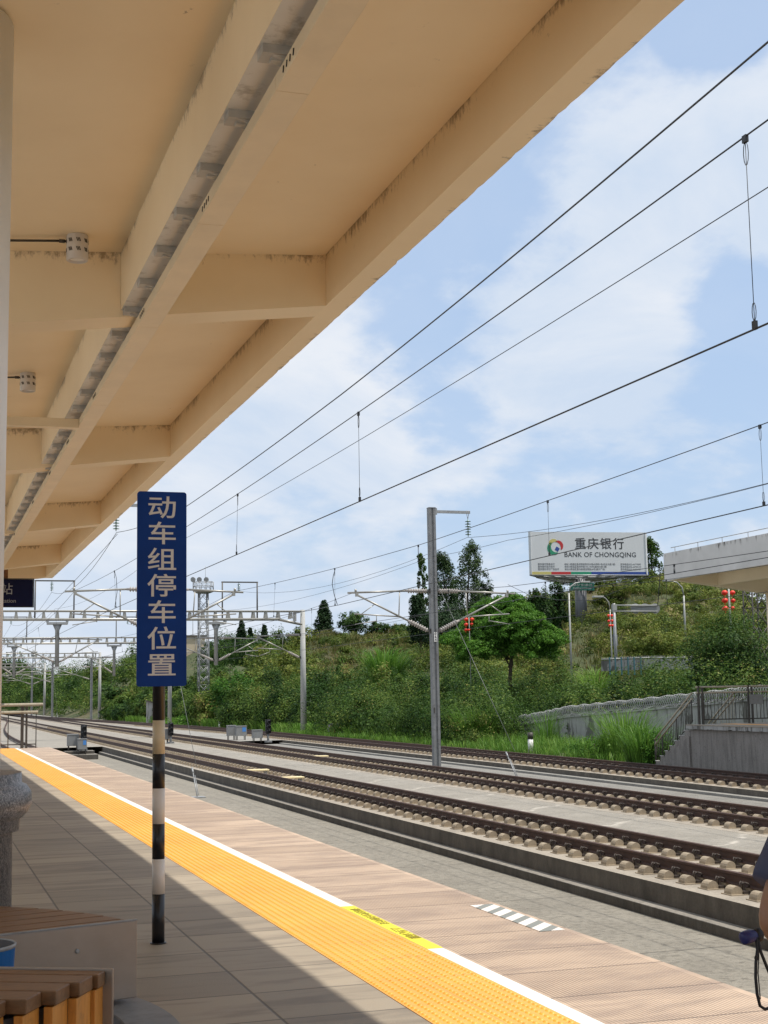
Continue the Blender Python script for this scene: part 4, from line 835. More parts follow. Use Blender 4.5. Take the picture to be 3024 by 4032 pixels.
def dwarf_signal(label, x, y, z, h):
    b = (x, y, z); t = thing('dwarf_signal', label, 'signal', b, 'dwarf signals between the tracks')
    MB().tube(b, (x, y, z+h*0.4), 0.075, n=10).box((x-0.2, y-0.2, z), (x+0.2, y+0.2, z+0.12)).build('post', M['box_grey'], t, b)
    MB().prism(rrect(x-0.17, x+0.17, y-0.10, y+0.06, 0.05, 3), z+h*0.38, z+h).build('housing', M['black_paint'], t, b)
    for i in range(3):
        zz = z+h*0.38+(h*0.62)*(i+0.5)/3; MB().lathe((x, y-0.10, zz), (x, y-0.34, zz-0.03), [(0, 0.115), (1, 0.12), (1, 0.11), (0.05, 0.105)], 14, False).lathe((x, y-0.101, zz), (x, y-0.105, zz), [(0, 0.09), (1, 0.09)], 12).build('hood', M['black_paint'], t, b)
ya = 82.5; xa = at(320, 2950, Y=ya).x
t = thing('concrete_footing', 'low concrete footing block at the end of the sunken trackbed, carrying a signal', 'footing', (xa, ya, -1.9))
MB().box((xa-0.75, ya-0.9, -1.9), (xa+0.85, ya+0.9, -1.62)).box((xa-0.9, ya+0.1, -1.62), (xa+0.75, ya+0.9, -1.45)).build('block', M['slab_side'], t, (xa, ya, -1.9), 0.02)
zz = -1.62; zt = at(323, 2855, Y=ya-0.3).z
jbox('grey junction box with a blue label under the leftmost dwarf signal', xa-0.02, ya-0.55, zz, 0.50, 0.55, 0.4)
jbox('larger grey junction box just behind the leftmost dwarf signal', xa-0.42, ya+0.55, -1.45, 0.62, 0.62, 0.5, False)
dwarf_signal('black dwarf signal on a footing, leftmost, beyond the platform end', xa+0.14, ya+0.12, -1.45, zt+1.45)
p = at(672, 2928, Z=-1.44); dwarf_signal('black dwarf signal right beside the banded sign pole', p.x, p.y, -1.44, at(672, 2845, Y=p.y).z+1.44)
jbox('grey junction box at the foot of the signal beside the banded pole', p.x-0.35, p.y+0.3, -1.44, 0.5, 0.6, 0.4, False)
p = at(1056, 2923, Z=-1.46); dwarf_signal('black dwarf signal on a post, right of the blue sign, before the weeds', p.x, p.y, -1.46, at(1056, 2832, Y=p.y).z+1.46)
jbox('grey junction box left of the rightmost dwarf signal', p.x-0.68, p.y+0.1, -1.46, 0.62, 0.48, 0.45, False)
p = at(948, 2914, Z=-1.46); jbox('grey junction box with blue label, right one of the pair between the rails', p.x, p.y, -1.46, 0.72, 0.62, 0.5)
p = at(914, 2914, Z=-1.46); jbox('dark legged junction box, left one of the pair between the rails', p.x, p.y+0.3, -1.46, 0.55, 0.66, 0.5, False)
p = at(1315, 2893, Z=-1.35); jbox('grey box with blue label beyond the far rails at the edge of the weeds', p.x, p.y, -1.42, 0.8, 0.55, 0.5)
p = at(2090, 2962, Z=-1.40); b = tuple(p)
t = thing('marker_post', 'short white marker post with a dark cap in the green grass', 'marker post', b)
MB().tube(b, (p.x, p.y, p.z+0.62), 0.125, n=14).build('stem', M['white'], t, b); MB().tube((p.x, p.y, p.z+0.62), (p.x, p.y, p.z+0.92), 0.135, n=14).build('cap', M['rail_dark'], t, b)
p = at(866, 2862, Z=-1.40); b = tuple(p); t = thing('marker_post', 'small white marker post beside the far rails left of the lattice tower weeds', 'marker post', b)
MB().tube(b, (p.x, p.y, p.z+0.35), 0.13, n=12).build('stem', M['white'], t, b); MB().tube((p.x, p.y, p.z+0.35), (p.x, p.y, p.z+0.5), 0.135, n=12).build('cap', M['white'], t, b)
# ------------------------------------------------------------------ opposite platform with stairs and railings
PZ, PX, PE = 0.19, 26.2, 45.6
t = thing('opposite_platform', 'streaked grey concrete platform with a crumbling white lip and stairs, at the right', 'platform', (PX, PE, -1.5)); b = tuple(t.location)
MB().box((PX+0.12, -12, -2.3), (39, PE-0.10, PZ-0.17)).build('wall', M['plat_wall'], t, b)
lp = MB(); vs, fs = [], []; ny = 500
for j in range(ny+1):
    y = -12+(PE+12)*j/ny; e = 0.012*random.random(); d_ = 0.03*random.random() if random.random() < 0.35 else 0.0
    vs += [(PX+e, y, PZ-0.165+d_), (PX+e*0.5, y, PZ-0.03), (PX+0.4, y, PZ-0.03), (PX+0.4, y, PZ-0.165)]
for j in range(ny):
    for a in range(4): b2 = (a+1) % 4; fs.append((j*4+b2, j*4+a, (j+1)*4+a, (j+1)*4+b2))
fs += [(0, 1, 2, 3), (ny*4+3, ny*4+2, ny*4+1, ny*4)]
lp.add(vs, fs).build('lip', M['peeling'], t, b)
MB().box((PX-0.01, -12, PZ-0.029), (39.2, PE, PZ)).build('deck', M['tiles'], t, b)
MB().box((PX+1.05, -12, PZ-0.01), (PX+1.65, PE-0.6, PZ+0.006)).build('tactile_strip', M['tactile'], t, b)
stp = MB(); nos = MB(); n = 8
for i in range(n):
    y0_ = PE+0.005+i*0.37; z1 = PZ-0.03-(i+1)*0.195
    stp.box((PX+0.16, y0_, -2.0), (PX+1.7, y0_+0.368, z1)); nos.box((PX+0.14, y0_+0.31, z1+0.001), (PX+1.72, y0_+0.38, z1+0.022))
stp.build('steps', M['plat_wall'], t, b); nos.build('step_nosing', M['white'], t, b)
MB().hexa([(PX+0.05, PE-0.1, -2.0), (PX+0.155, PE-0.1, -2.0), (PX+0.155, PE+3.1, -2.0), (PX+0.05, PE+3.1, -2.0), (PX+0.05, PE-0.1, PZ-0.42), (PX+0.155, PE-0.1, PZ-0.42), (PX+0.155, PE+2.6, -1.50), (PX+0.05, PE+2.6, -1.50)]).build('stair_side', M['plat_wall'], t, b)
rl = thing('platform_railing', 'dark railing with thin bars on the opposite platform end and down its stairs', 'railing', (PX+0.4, PE-0.2, PZ)); b = tuple(rl.location)
yr = PE-0.25; x0, x1 = PX+0.45, 38.5
for z, nm in ((PZ+1.32, 'hand_rail'), (PZ+1.12, 'hand_rail')): MB().tube((x0-0.12, yr, z), (x1, yr, z), 0.034, n=8).build(nm, M['rail_steel'], rl, b)
bal = MB().tube((x0+0.15, yr, PZ+0.16), (x1, yr, PZ+0.16), 0.022, n=6); x = x0+0.18
while x < x1: bal.tube((x, yr, PZ+0.16), (x, yr, PZ+1.12), 0.012, n=5); x += 0.145
bal.build('balusters', M['rail_dark'], rl, b)
x = x0
while x < x1:
    MB().box((x-0.055, yr-0.05, PZ), (x-0.005, yr+0.05, PZ+1.36)).box((x+0.10, yr-0.05, PZ), (x+0.145, yr+0.05, PZ+1.30)).build('post', M['rail_dark'], rl, b); x += 2.05
sa, sb = Vector((PX+0.25, PE-0.1, PZ+1.12)), Vector((PX+0.25, PE+2.75, -0.42))
for dz in (0.0, -0.20): MB().tube(sa+Vector((0, 0, dz)), sb+Vector((0, 0, dz)), 0.034, n=8).build('stair_rail', M['rail_steel'], rl, b)
bal = MB()
for i in range(23):
    p = sa.lerp(sb, (i+0.5)/23); bal.tube((p.x, p.y, p.z-1.02), (p.x, p.y, p.z-0.2), 0.012 if i % 9 else 0.03, n=5)
bal.tube((sb.x, sb.y, sb.z), (sb.x, sb.y, sb.z-1.05), 0.035, n=6).tube(sa-Vector((0, 0, 0.98)), sb-Vector((0, 0, 0.98)), 0.018, n=5).build('stair_balusters', M['rail_dark'], rl, b)
s2 = MB(); sa2, sb2 = sa+Vector((1.75, 0, 0)), sb+Vector((1.75, 0, 0)); s2.tube(sa2, sb2, 0.034, n=8).tube(sa2-Vector((0, 0, .2)), sb2-Vector((0, 0, .2)), 0.03, n=8)
for i in range(16): p = sa2.lerp(sb2, (i+.5)/16); s2.tube((p.x, p.y, p.z-1.0), (p.x, p.y, p.z-0.2), 0.012, n=5)
s2.build('stair_rail', M['rail_steel'], rl, b)
p0, p1 = at(2950, 2735, Y=yr-0.08), at(3004, 2771, Y=yr-0.08)
tag(MB().box((p0.x, yr-0.085, p1.z), (p1.x, yr-0.065, p0.z)).build('notice_board', M['box_grey'], None, (p0.x, yr-0.08, p0.z)), 'plain grey notice plate fixed to the opposite platform railing', 'notice')
b = (30.45, 46.0, PZ); t = thing('canopy_column', 'pale pinkish column under the opposite canopy at the right edge', 'column', b)
MB().lathe(b, (30.45, 46.0, 5.05), [(0, 0.33), (1, 0.33)], 24).build('shaft', M['cream_plain'], t, b); MB().lathe(b, (30.45, 46.0, 0.9), [(0, 0.37), (0.97, 0.37), (1, 0.34)], 24).build('granite_base', M['granite'], t, b)
# ------------------------------------------------------------------ hillside terrain
HORZ = lambda px: 2762-0.0176*(px+334)
def interp(x, tab): return float(np.interp(x, [a for a, _ in tab], [c for _, c in tab]))
SKY = [(-700, 2660), (0, 2668), (200, 2665), (400, 2640), (600, 2600), (800, 2585), (1000, 2578), (1150, 2560), (1250, 2512), (1400, 2497), (1600, 2492), (1700, 2482), (1900, 2430), (2050, 2400), (2200, 2345), (2400, 2305), (2560, 2272), (2640, 2262), (2800, 2300), (2900, 2345), (3024, 2425), (3300, 2500), (3900, 2600)]
DCR = [(-700, 520), (0, 500), (300, 450), (600, 330), (1000, 250), (1200, 235), (1700, 235), (1900, 250), (2200, 265), (2650, 265), (3024, 225), (3900, 180)]
EXPN = [(-700, 1.0), (900, 1.0), (1200, 1.25), (1700, 1.25), (2000, 1.6), (2140, 2.7), (2370, 2.7), (2480, 1.75), (2600, 1.65), (3900, 1.65)]
def ratio(px): d = ray(px, 2740); return d[0]/d[1]
def d_start(px):
    r = ratio(px)
    if r < 0.062: y = 345.0
    else:
        y = 27.6/r
        for _ in range(4): y = (27.6-6.2*smooth((y-110)/140))/r
        y = min(y, 345.0)
    return y*math.hypot(1, r)
def terr(px, D):
    d0 = d_start(px); dc = max(interp(px, DCR), d0+60); zc_ = EYE+(HORZ(px)-interp(px, SKY))/5590*dc; u = (D-d0)/(dc-d0)
    if u <= 1: z = -1.50+(zc_+1.5)*max(0.0, u)**interp(px, EXPN)
    else: z = zc_-(u-1)*9
    w = min(1.0, max(0.0, u*4)); xw = D*0.031; yw = px*0.0061
    return z+w*(0.55*math.sin(xw*3.1+yw*2.3)+0.4*math.sin(xw*7.7-yw*5.1)+0.3*math.sin(yw*11+xw*2.2))
def ground_at(px, D):
    r = ratio(px); y = D/math.hypot(1, r); return Vector((r*y, y, terr(px, D)))
mb = MB(); vs, fs = [], []; cols = list(range(-700, 3950, 32)); NR = 46
for px in cols:
    d0 = d_start(px); dc = max(interp(px, DCR), d0+60)
    for k in range(NR):
        D = d0-1.5+(dc+130-d0)*(k/(NR-1))**1.15; p = ground_at(px, D)
        if k == 0: p.z = -1.9
        vs.append(p)
for i in range(len(cols)-1):
    for k in range(NR-1): fs.append((i*NR+k, (i+1)*NR+k, (i+1)*NR+k+1, i*NR+k+1))
struct(mb.add(vs, fs, True).build('hillside', M['soil']))
# ------------------------------------------------------------------ vegetation
class Leaves:
    def __init__(s): s.c = []; s.n = []; s.s = []; s.t = []
    def add(s, c, n, size, t): s.c.append(c); s.n.append(n); s.s.append(size); s.t.append(t)
    def clump(s, cen, rad3, nleaf, size, tint, cen0=None, tv=0.13):
        o = rng.normal(size=(nleaf, 3)); o /= np.linalg.norm(o, axis=1)[:, None]+1e-9; rr = rng.random(nleaf)**0.45
        c = np.array(cen)+o*rr[:, None]*np.array(rad3); nn = o*0.7+rng.normal(size=(nleaf, 3))*0.5+np.array([0, 0, 0.5])
        if cen0 is not None: dv = c-np.array(cen0); dv /= np.linalg.norm(dv, axis=1)[:, None]+1e-9; nn += dv*1.0
        s.add(c, nn, size*(0.6+0.8*rng.random(nleaf)), np.clip(tint+rng.normal(size=nleaf)*tv, 0, 1))
    def build(s, name, m, parent=None, base=(0, 0, 0), aspect=0.5):
        c = np.concatenate(s.c)-np.array(base); n = np.concatenate(s.n); L = np.concatenate(s.s); t = np.concatenate(s.t); N = len(c)
        n /= np.linalg.norm(n, axis=1)[:, None]+1e-9; a = rng.normal(size=(N, 3)); a -= n*(a*n).sum(1)[:, None]; a /= np.linalg.norm(a, axis=1)[:, None]+1e-9; b_ = np.cross(n, a)
        L = L[:, None]; v = np.empty((N, 4, 3)); fold = n*L*0.12
        v[:, 0] = c-a*L*0.5-fold; v[:, 1] = c+b_*L*0.5*aspect; v[:, 2] = c+a*L*0.5-fold; v[:, 3] = c-b_*L*0.5*aspect
        return quads(name, v.reshape(-1, 3), N, np.repeat(t, 4), m, parent, base)
def quads(name, v, N, tint, m, parent, base, smooth_=False):
    me = bpy.data.meshes.new(name); me.vertices.add(N*4); me.vertices.foreach_set('co', v.astype(np.float32).ravel())
    me.loops.add(N*4); me.loops.foreach_set('vertex_index', np.arange(N*4, dtype=np.int32)); me.polygons.add(N)
    me.polygons.foreach_set('loop_start', np.arange(0, N*4, 4, dtype=np.int32)); me.polygons.foreach_set('loop_total', np.full(N, 4, dtype=np.int32))
    at_ = me.attributes.new('tint', 'FLOAT', 'POINT'); at_.data.foreach_set('value', tint.astype(np.float32)); me.update(); me.validate()
    me.materials.append(m); o = bpy.data.objects.new(name, me); scene.collection.objects.link(o)
    if parent is not None: o.parent = parent
    else: o.location = base
    return o
class Blades:
    def __init__(s): s.v = []; s.t = []
    def tuft(s, cen, n, h, spread, w, tint, lean=0.6):
        an = rng.random(n)*2*np.pi; d = np.stack([np.cos(an), np.sin(an), np.zeros(n)], 1); side = np.stack([-np.sin(an), np.cos(an), np.zeros(n)], 1)
        hh = h*(0.55+0.6*rng.random(n)); ln = hh*lean*(0.25+rng.random(n)); p0 = np.array(cen)+d*(spread*rng.random(n)**0.6)[:, None]*np.array([1, 1, 0])
        up = np.array([0, 0, 1.0]); pts = []
        for u, k in ((0, 0), (0.4, 0.16), (0.75, 0.52), (1.0, 1.0)): pts.append(p0+up*(hh*(u*1.15-0.28*k*k))[:, None]+d*(ln*k)[:, None])
        ws = [w, w*0.85, w*0.55, w*0.12]; tt = np.clip(tint+rng.normal(size=n)*0.18, 0, 1)
        for i in range(3):
            q = np.stack([pts[i]-side*ws[i]/2, pts[i]+side*ws[i]/2, pts[i+1]+side*ws[i+1]/2, pts[i+1]-side*ws[i+1]/2], 1)
            s.v.append(q.reshape(-1, 3)); s.t.append(np.repeat(tt, 4))
    def build(s, name, m, parent=None, base=(0, 0, 0)):
        v = np.concatenate(s.v)-np.array(base); return quads(name, v, len(v)//4, np.concatenate(s.t), m, parent, base)
def bush(lv, p, r, h, nc, per, size, tint):
    size *= 0.72+0.75*rng.random()**2; tint += 0.16*(rng.random()-0.45)
    for i in range(nc):
        o = rng.normal(size=3); o /= np.linalg.norm(o); o[2] = abs(o[2])*0.95-0.05; k = 0.5+0.5*rng.random()
        cr = (0.26+0.24*rng.random())
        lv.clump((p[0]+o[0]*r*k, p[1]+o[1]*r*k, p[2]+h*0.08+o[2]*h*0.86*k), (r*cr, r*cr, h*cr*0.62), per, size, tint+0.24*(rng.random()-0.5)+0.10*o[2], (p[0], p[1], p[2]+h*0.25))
def scatter(px0, px1, dmin, dmax, n, excl=None):
    out = []
    while len(out) < n:
        px = px0+(px1-px0)*rng.random(); d0 = d_start(px); lo, hi = dmin(px, d0), dmax(px, d0)
        if hi <= lo: continue
        D = lo+(hi-lo)*rng.random()
        if excl and excl(px, D): continue
        out.append((px, D))
    return out
lv = Leaves() # shrubs on the bank right behind the far rails
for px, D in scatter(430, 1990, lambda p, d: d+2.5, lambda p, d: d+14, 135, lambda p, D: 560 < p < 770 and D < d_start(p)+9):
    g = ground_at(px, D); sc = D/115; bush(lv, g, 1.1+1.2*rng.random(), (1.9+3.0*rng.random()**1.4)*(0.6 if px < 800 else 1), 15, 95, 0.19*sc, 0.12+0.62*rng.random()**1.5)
for px, D in scatter(430, 1990, lambda p, d: d+11, lambda p, d: d+55, 190, lambda p, D: 1200 < p < 1680 and D > 146):
    g = ground_at(px, D); sc = D/115; bush(lv, g, 1.3+1.4*rng.random(), 1.6+2.5*rng.random()**1.4, 13, 75, 0.21*sc, 0.16+0.66*rng.random()**1.2)
for px, D, ty, w, tn in ((1010, 128, 2690, 150, .28), (1090, 122, 2655, 170, .12), (1165, 130, 2640, 150, .42), (1245, 120, 2665, 160, .18), (1335, 122, 2670, 190, .34), (1425, 118, 2680, 170, .12), (1600, 117, 2650, 190, .30), (1660, 113, 2600, 180, .42), (1745, 110, 2590, 190, .22), (1825, 105, 2630, 170, .10), (1900, 100, 2670, 180, .32), (1960, 92, 2715, 180, .16), (780, 150, 2700, 110, .3), (1060, 150, 2600, 120, .1), (1480, 140, 2640, 150, .3), (1290, 140, 2645, 130, .15), (1850, 93, 2640, 170, .35), (1950, 91, 2650, 150, .2), (2110, 92, 2610, 150, .4), (2190, 93, 2580, 140, .3), (690, 185, 2640, 110, .2)):
    g = ground_at(px, D); bush(lv, g, w/5590*D*0.5, EYE+(HORZ(px)-ty)/5590*D-g.z, 26, 110, 0.19*D/115, tn)
tag(lv.build('bank_shrubs', M['leaf']), 'dense mixed shrubs covering the bank beyond the far rails', 'shrubs', None, 'stuff')
lv = Leaves()
for px, D in scatter(1960, 3080, lambda p, d: max(d+16, 74), lambda p, d: 116, 165, lambda p, D: 2360 < p < 2740 and D > 104):
    g = ground_at(px, D); rt = px > 2560; bush(lv, g, 1.1+1.1*rng.random(), (1.7+2.3*rng.random())*(1.3 if rt else 1), 14, 85, 0.165, 0.10+0.62*rng.random()**1.3)
for px, D, ty, w, tn in ((2060, 84, 2690, 170, .12), (2150, 86, 2640, 180, .10), (2235, 90, 2615, 190, .32), (2310, 88, 2650, 160, .12), (2120, 108, 2490, 150, .06), (2210, 108, 2540, 140, .15), (2420, 84, 2650, 170, .28), (2500, 84, 2640, 170, .42), (2590, 82, 2630, 180, .16), (2680, 80, 2615, 180, .42), (2770, 86, 2530, 200, .26)):
    g = ground_at(px, D); bush(lv, g, w/5590*D*0.5, EYE+(HORZ(px)-ty)/5590*D-g.z, 26, 120, 0.15*D/85, tn)
tag(lv.build('bank_shrubs', M['leaf']), 'dense leafy shrubs growing between the razor wire wall and the road fence', 'shrubs', None, 'stuff')
lv = Leaves()
for px, D in scatter(2000, 3080, lambda p, d: 128, lambda p, d: 262, 430, lambda p, D: 2225 < p < 2345 and D < 214):
    g = ground_at(px, D); sc = D/180; low = D < 165
    bush(lv, g, (1.3+1.9*rng.random())*sc, (1.1+2.1*rng.random())*(1.35 if low else 1), 9, 52, 0.29*sc, 0.10+0.68*rng.random())
for px, D in scatter(1000, 2000, lambda p, d: d+44, lambda p, d: 248, 150, lambda p, D: 1215 < p < 1670):
    g = ground_at(px, D); sc = D/180; bush(lv, g, (1.8+1.3*rng.random()), 1.6+2.4*rng.random(), 10, 50, 0.30*sc, 0.1+0.55*rng.random())
for px, D in scatter(1230, 1670, lambda p, d: 172, lambda p, d: 236, 26):
    g = ground_at(px, D); bush(lv, g, 1.2+1.0*rng.random(), 1.0+1.4*rng.random(), 9, 46, 0.34, 0.1+0.4*rng.random())
tag(lv.build('hillside_scrub', M['leaf_scrub']), 'yellow green scrub scattered over the dry hill', 'scrub', None, 'stuff')
lv = Leaves()
for px, D in scatter(-250, 700, lambda p, d: d+4, lambda p, d: min(d+150, interp(p, DCR)+10), 230, lambda p, D: p > 650 and D > d_start(p)+45):
    g = ground_at(px, D); sc = D/330; tall = 0.35 if 455 < px < 575 and D < d_start(px)+40 else 1
    bush(lv, g, (2.6+2.2*rng.random())*sc, (3.2+4.2*rng.random())*sc*tall, 12, 60, 0.42*sc, 0.10+0.62*rng.random()**1.2)
for px, D in scatter(830, 1080, lambda p, d: 205, lambda p, d: 262, 34):
    g = ground_at(px, D); bush(lv, g, 2.6+1.8*rng.random(), 3.2+2.6*rng.random(), 14, 60, 0.42, 0.05+0.35*rng.random())
tag(lv.build('far_wood', M['leaf']), 'distant green wood along the tracks at the left', 'wood', None, 'stuff')
gb = Blades() # green verge and dry hill grass
for i in range(2300):
    x = 26.3+7.0*rng.random(); y = 46+62*rng.random()
    if y < 49.5 and x < 28.2: continue
    gb.tuft((x, y, -1.45), 9, 0.35+0.55*rng.random()*(1 if x > 27.5 else 0.4), 0.28, 0.028, 0.25+0.5*rng.random(), 0.7)
for i in range(260):
    px = 420+1000*rng.random(); d0 = d_start(px); g = ground_at(px, d0+0.5+2.0*rng.random()); gb.tuft((g.x, g.y, -1.5), 14, 0.9, 0.6, 0.06, 0.4+0.3*rng.random(), 0.7)
tag(gb.build('verge_grass', M['grass']), 'bright green grass and weeds along the far side of the rails', 'grass', None, 'stuff')
gb = Blades()
for px, D in scatter(1200, 1690, lambda p, d: 148, lambda p, d: 246, 1300): gb.tuft(ground_at(px, D), 14, 0.45+0.5*rng.random(), 0.9, 0.10, 0.05+0.75*rng.random(), 0.9)
for px, D in scatter(2000, 3050, lambda p, d: 135, lambda p, d: 262, 800): gb.tuft(ground_at(px, D), 10, 0.9+0.9*rng.random(), 0.9, 0.11, 0.2+0.7*rng.random(), 0.8)
tag(gb.build('hill_grass', M['dry_grass']), 'dry yellow grass on the terraced hill top and slope', 'grass', None, 'stuff')
def weed(label, px, D, r, h, mat='leaf_fresh', size=0.2, n=18, per=60, tint=0.5, z=None, cat='shrub', group=None):
    g = ground_at(px, D); g.z = g.z if z is None else z; b = tuple(g); lv = Leaves(); bush(lv, g, r, h, n, per, size, tint)
    t = thing('leafy_shrub', label, cat, b, group); lv.build('foliage', M[mat], t, b)
    MB().tube((g.x, g.y, g.z-0.3), (g.x+0.05, g.y, g.z+h*0.5), 0.05, 0.02, 6).build('stem', M['bark'], t, b)
weed('bright green low bush beside the far rails, left of the numbered mast', 1450, 101, 3.0, 1.75, size=0.20, n=34, per=70, tint=0.45, z=-1.5)
weed('small bright green bush beside the far rails, right below the pale gantry pole', 1225, 112, 1.7, 1.1, size=0.2, n=18, per=60, tint=0.4, z=-1.5)
weed('lime green leafy bush in the tall grass before the peeling wall', 2395, 61.5, 0.75, 1.25, size=0.13, n=18, per=70, tint=0.85, z=-1.5)
weed('mid green bush left of the lime green one, before the peeling wall', 2330, 63.0, 1.3, 1.3, size=0.13, n=24, per=70, tint=0.35, z=-1.5)
weed('dark leafy bush close to the foot of the opposite stairs', 2560, 56.0, 0.85, 1.7, size=0.12, n=22, per=80, tint=0.25, z=-1.5)
weed('low green weeds under the blue signal, left part of the verge', 700, 150, 2.2, 1.4, size=0.25, n=20, per=50, tint=0.4, z=-1.5)
def reed(label, px, D, h, spread, n, tint, z, mat='grass', w=0.04, lean=0.7):
    g = ground_at(px, D); g.z = g.z if z is None else z; gb = Blades(); gb.tuft(g, n, h, spread, w, tint, lean)
    tag(gb.build('reed_clump', M[mat], None, tuple(g)), label, 'reeds', 'tall reed clumps')
reed('tall reed clump before the numbered mast wall, nearest the mast', 1870, 80, 2.3, 1.1, 420, 0.45, -1.5)
reed('fine reed tuft standing left of the wall stains', 2150, 72, 2.2, 0.5, 170, 0.5, -1.5, w=0.025)
reed('large arching reed clump in the middle of the peeling wall', 2455, 61, 2.3, 0.95, 520, 0.55, -1.5, w=0.034, lean=0.8)
reed('dark green reed clump just left of the opposite stairs', 2535, 56.5, 1.7, 0.8, 380, 0.3, -1.5, w=0.045)
reed('broad reed clump on the bank in the middle of the shrubs', 1520, 128, 4.2, 1.3, 520, 0.42, None, w=0.10, lean=0.75)
reed('yellowish spiky reed clump below the billboard column', 2345, 118, 4.2, 0.7, 420, 0.75, None, w=0.08, lean=0.7)
def tree(label, px, D, top_y, w_px, kind, mat, size, n, per, tint, base_y=None, trunk=0.2, group='trees on the hill', name='tree', lift=0.0):
    g = ground_at(px, D)
    if base_y is not None: g.z = EYE+(HORZ(px)-base_y)/5590*D
    b = tuple(g); H = EYE+(HORZ(px)-top_y)/5590*D-g.z; W = w_px/5590*D/2; lv = Leaves()
    t = thing(name, label, 'tree', b, group); tm = MB()
    if kind == 'cypress':
        for i in range(n):
            u = rng.random()**1.15; rr = W*(1-u)**0.75*(0.35+0.6*rng.random()); an = 2*math.pi*rng.random()
            lv.clump((g.x+rr*math.cos(an), g.y+rr*math.sin(an), g.z+H*(0.03+0.95*u)), (W*0.20, W*0.20, H*0.05), per, size, tint+0.2*(rng.random()-0.5))
        tm.tube((g.x, g.y, g.z-0.5), (g.x, g.y, g.z+H*0.9), trunk, 0.02, 7)
    elif kind == 'bamboo':
        sway = W*0.8*(1 if (px % 2) else -1)
        for i in range(n):
            u = 0.18+0.82*rng.random(); prof = math.sin(math.pi*min(1, u*0.62+0.30))**0.8; rr = W*prof*(0.2+0.8*rng.random()**0.7); an = 2*math.pi*rng.random()
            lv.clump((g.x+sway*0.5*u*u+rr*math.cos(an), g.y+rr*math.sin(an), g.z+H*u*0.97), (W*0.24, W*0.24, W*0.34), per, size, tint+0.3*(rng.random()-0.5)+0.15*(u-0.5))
        tm.path([(g.x, g.y, g.z-0.4), (g.x+sway*0.12, g.y, g.z+H*0.5), (g.x+sway*0.45, g.y, g.z+H*0.93)], [trunk, trunk*0.6, 0.03], 7)
        for i in range(5): u = 0.3+0.12*i; tm.tube((g.x+sway*0.5*u*u, g.y, g.z+H*u), (g.x+sway*0.5*u*u+W*0.6*math.cos(i*2.2), g.y+W*0.6*math.sin(i*2.2), g.z+H*(u+0.12)), trunk*0.3, 0.02, 5)
    elif kind == 'feathery':
        fans = []
        for i in range(26):
            an = 2.4*i+0.5*rng.random(); q = math.sqrt((i+0.5)/26)*0.88; fans.append((q*math.cos(an)*W, q*math.sin(an)*W, H*(0.20+0.68*math.sqrt(1-q*q*0.95)*(0.30+0.70*rng.random()**0.6)), W*(0.20+0.17*rng.random())))
        for i in range(n):
            fx_, fy_, fz_, fr_ = fans[i % 26]; an = 2*math.pi*rng.random(); q = rng.random()**0.6
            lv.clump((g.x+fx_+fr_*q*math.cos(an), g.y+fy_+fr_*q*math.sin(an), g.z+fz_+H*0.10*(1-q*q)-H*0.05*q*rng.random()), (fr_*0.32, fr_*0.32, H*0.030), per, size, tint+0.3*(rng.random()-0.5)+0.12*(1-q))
        for i in range(n//2):
            an = 2*math.pi*rng.random(); q = rng.random()**0.55; lob = 0.86+0.10*math.sin(3*an+1)+0.07*math.sin(7*an)
            lv.clump((g.x+W*q*lob*math.cos(an), g.y+W*q*lob*math.sin(an), g.z+H*(0.24+0.70*math.sqrt(max(0, 1-q*q*0.9))*(0.25+0.75*rng.random()))), (W*0.12, W*0.12, H*0.05), per, size, tint-0.08+0.3*(rng.random()-0.5))
        tm.path([(g.x, g.y, g.z-0.5), (g.x+0.15, g.y, g.z+H*0.2), (g.x+0.3, g.y, g.z+H*0.42)], [trunk*1.2, trunk, trunk*0.8], 8)
        for i in range(9):
            an = 2*math.pi*i/9+0.3; L = W*(0.55+0.3*rng.random()); tm.path([(g.x+0.3*(i % 2), g.y, g.z+H*(0.22+0.02*i)), (g.x+L*0.5*math.cos(an), g.y+L*0.5*math.sin(an), g.z+H*0.52), (g.x+L*math.cos(an), g.y+L*math.sin(an), g.z+H*(0.66+0.12*rng.random()))], [trunk*0.5, trunk*0.3, 0.02], 6)
    else:
        for i in range(n):
            o = rng.normal(size=3); o /= np.linalg.norm(o); k = 0.45+0.68*rng.random()**1.2; zz = 0.56+lift*0.1+o[2]*0.42*k
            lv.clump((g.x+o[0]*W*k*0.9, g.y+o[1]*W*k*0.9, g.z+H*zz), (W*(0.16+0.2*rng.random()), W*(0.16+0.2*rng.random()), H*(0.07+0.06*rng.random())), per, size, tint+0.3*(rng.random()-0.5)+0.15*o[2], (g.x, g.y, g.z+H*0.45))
        tm.path([(g.x, g.y, g.z-0.5), (g.x+0.1, g.y, g.z+H*0.35), (g.x, g.y+0.1, g.z+H*0.75)], [trunk, trunk*0.8, 0.03], 7)
        for i in range(5): an = 2*math.pi*i/5; tm.tube((g.x+0.08, g.y, g.z+H*(0.25+0.06*i)), (g.x+W*0.6*math.cos(an), g.y+W*0.6*math.sin(an), g.z+H*(0.5+0.06*i)), trunk*0.45, 0.02, 5)
    lv.build('crown', M[mat], t, b); tm.build('trunk', M['bark'], t, b)
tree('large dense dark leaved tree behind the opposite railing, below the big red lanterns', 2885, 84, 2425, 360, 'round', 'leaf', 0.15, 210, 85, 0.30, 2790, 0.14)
tree('yellow green bushy tree above the road fence, right of the road sign post', 2560, 132, 2478, 230, 'round', 'leaf_scrub', 0.20, 110, 60, 0.55, 2610, 0.12)
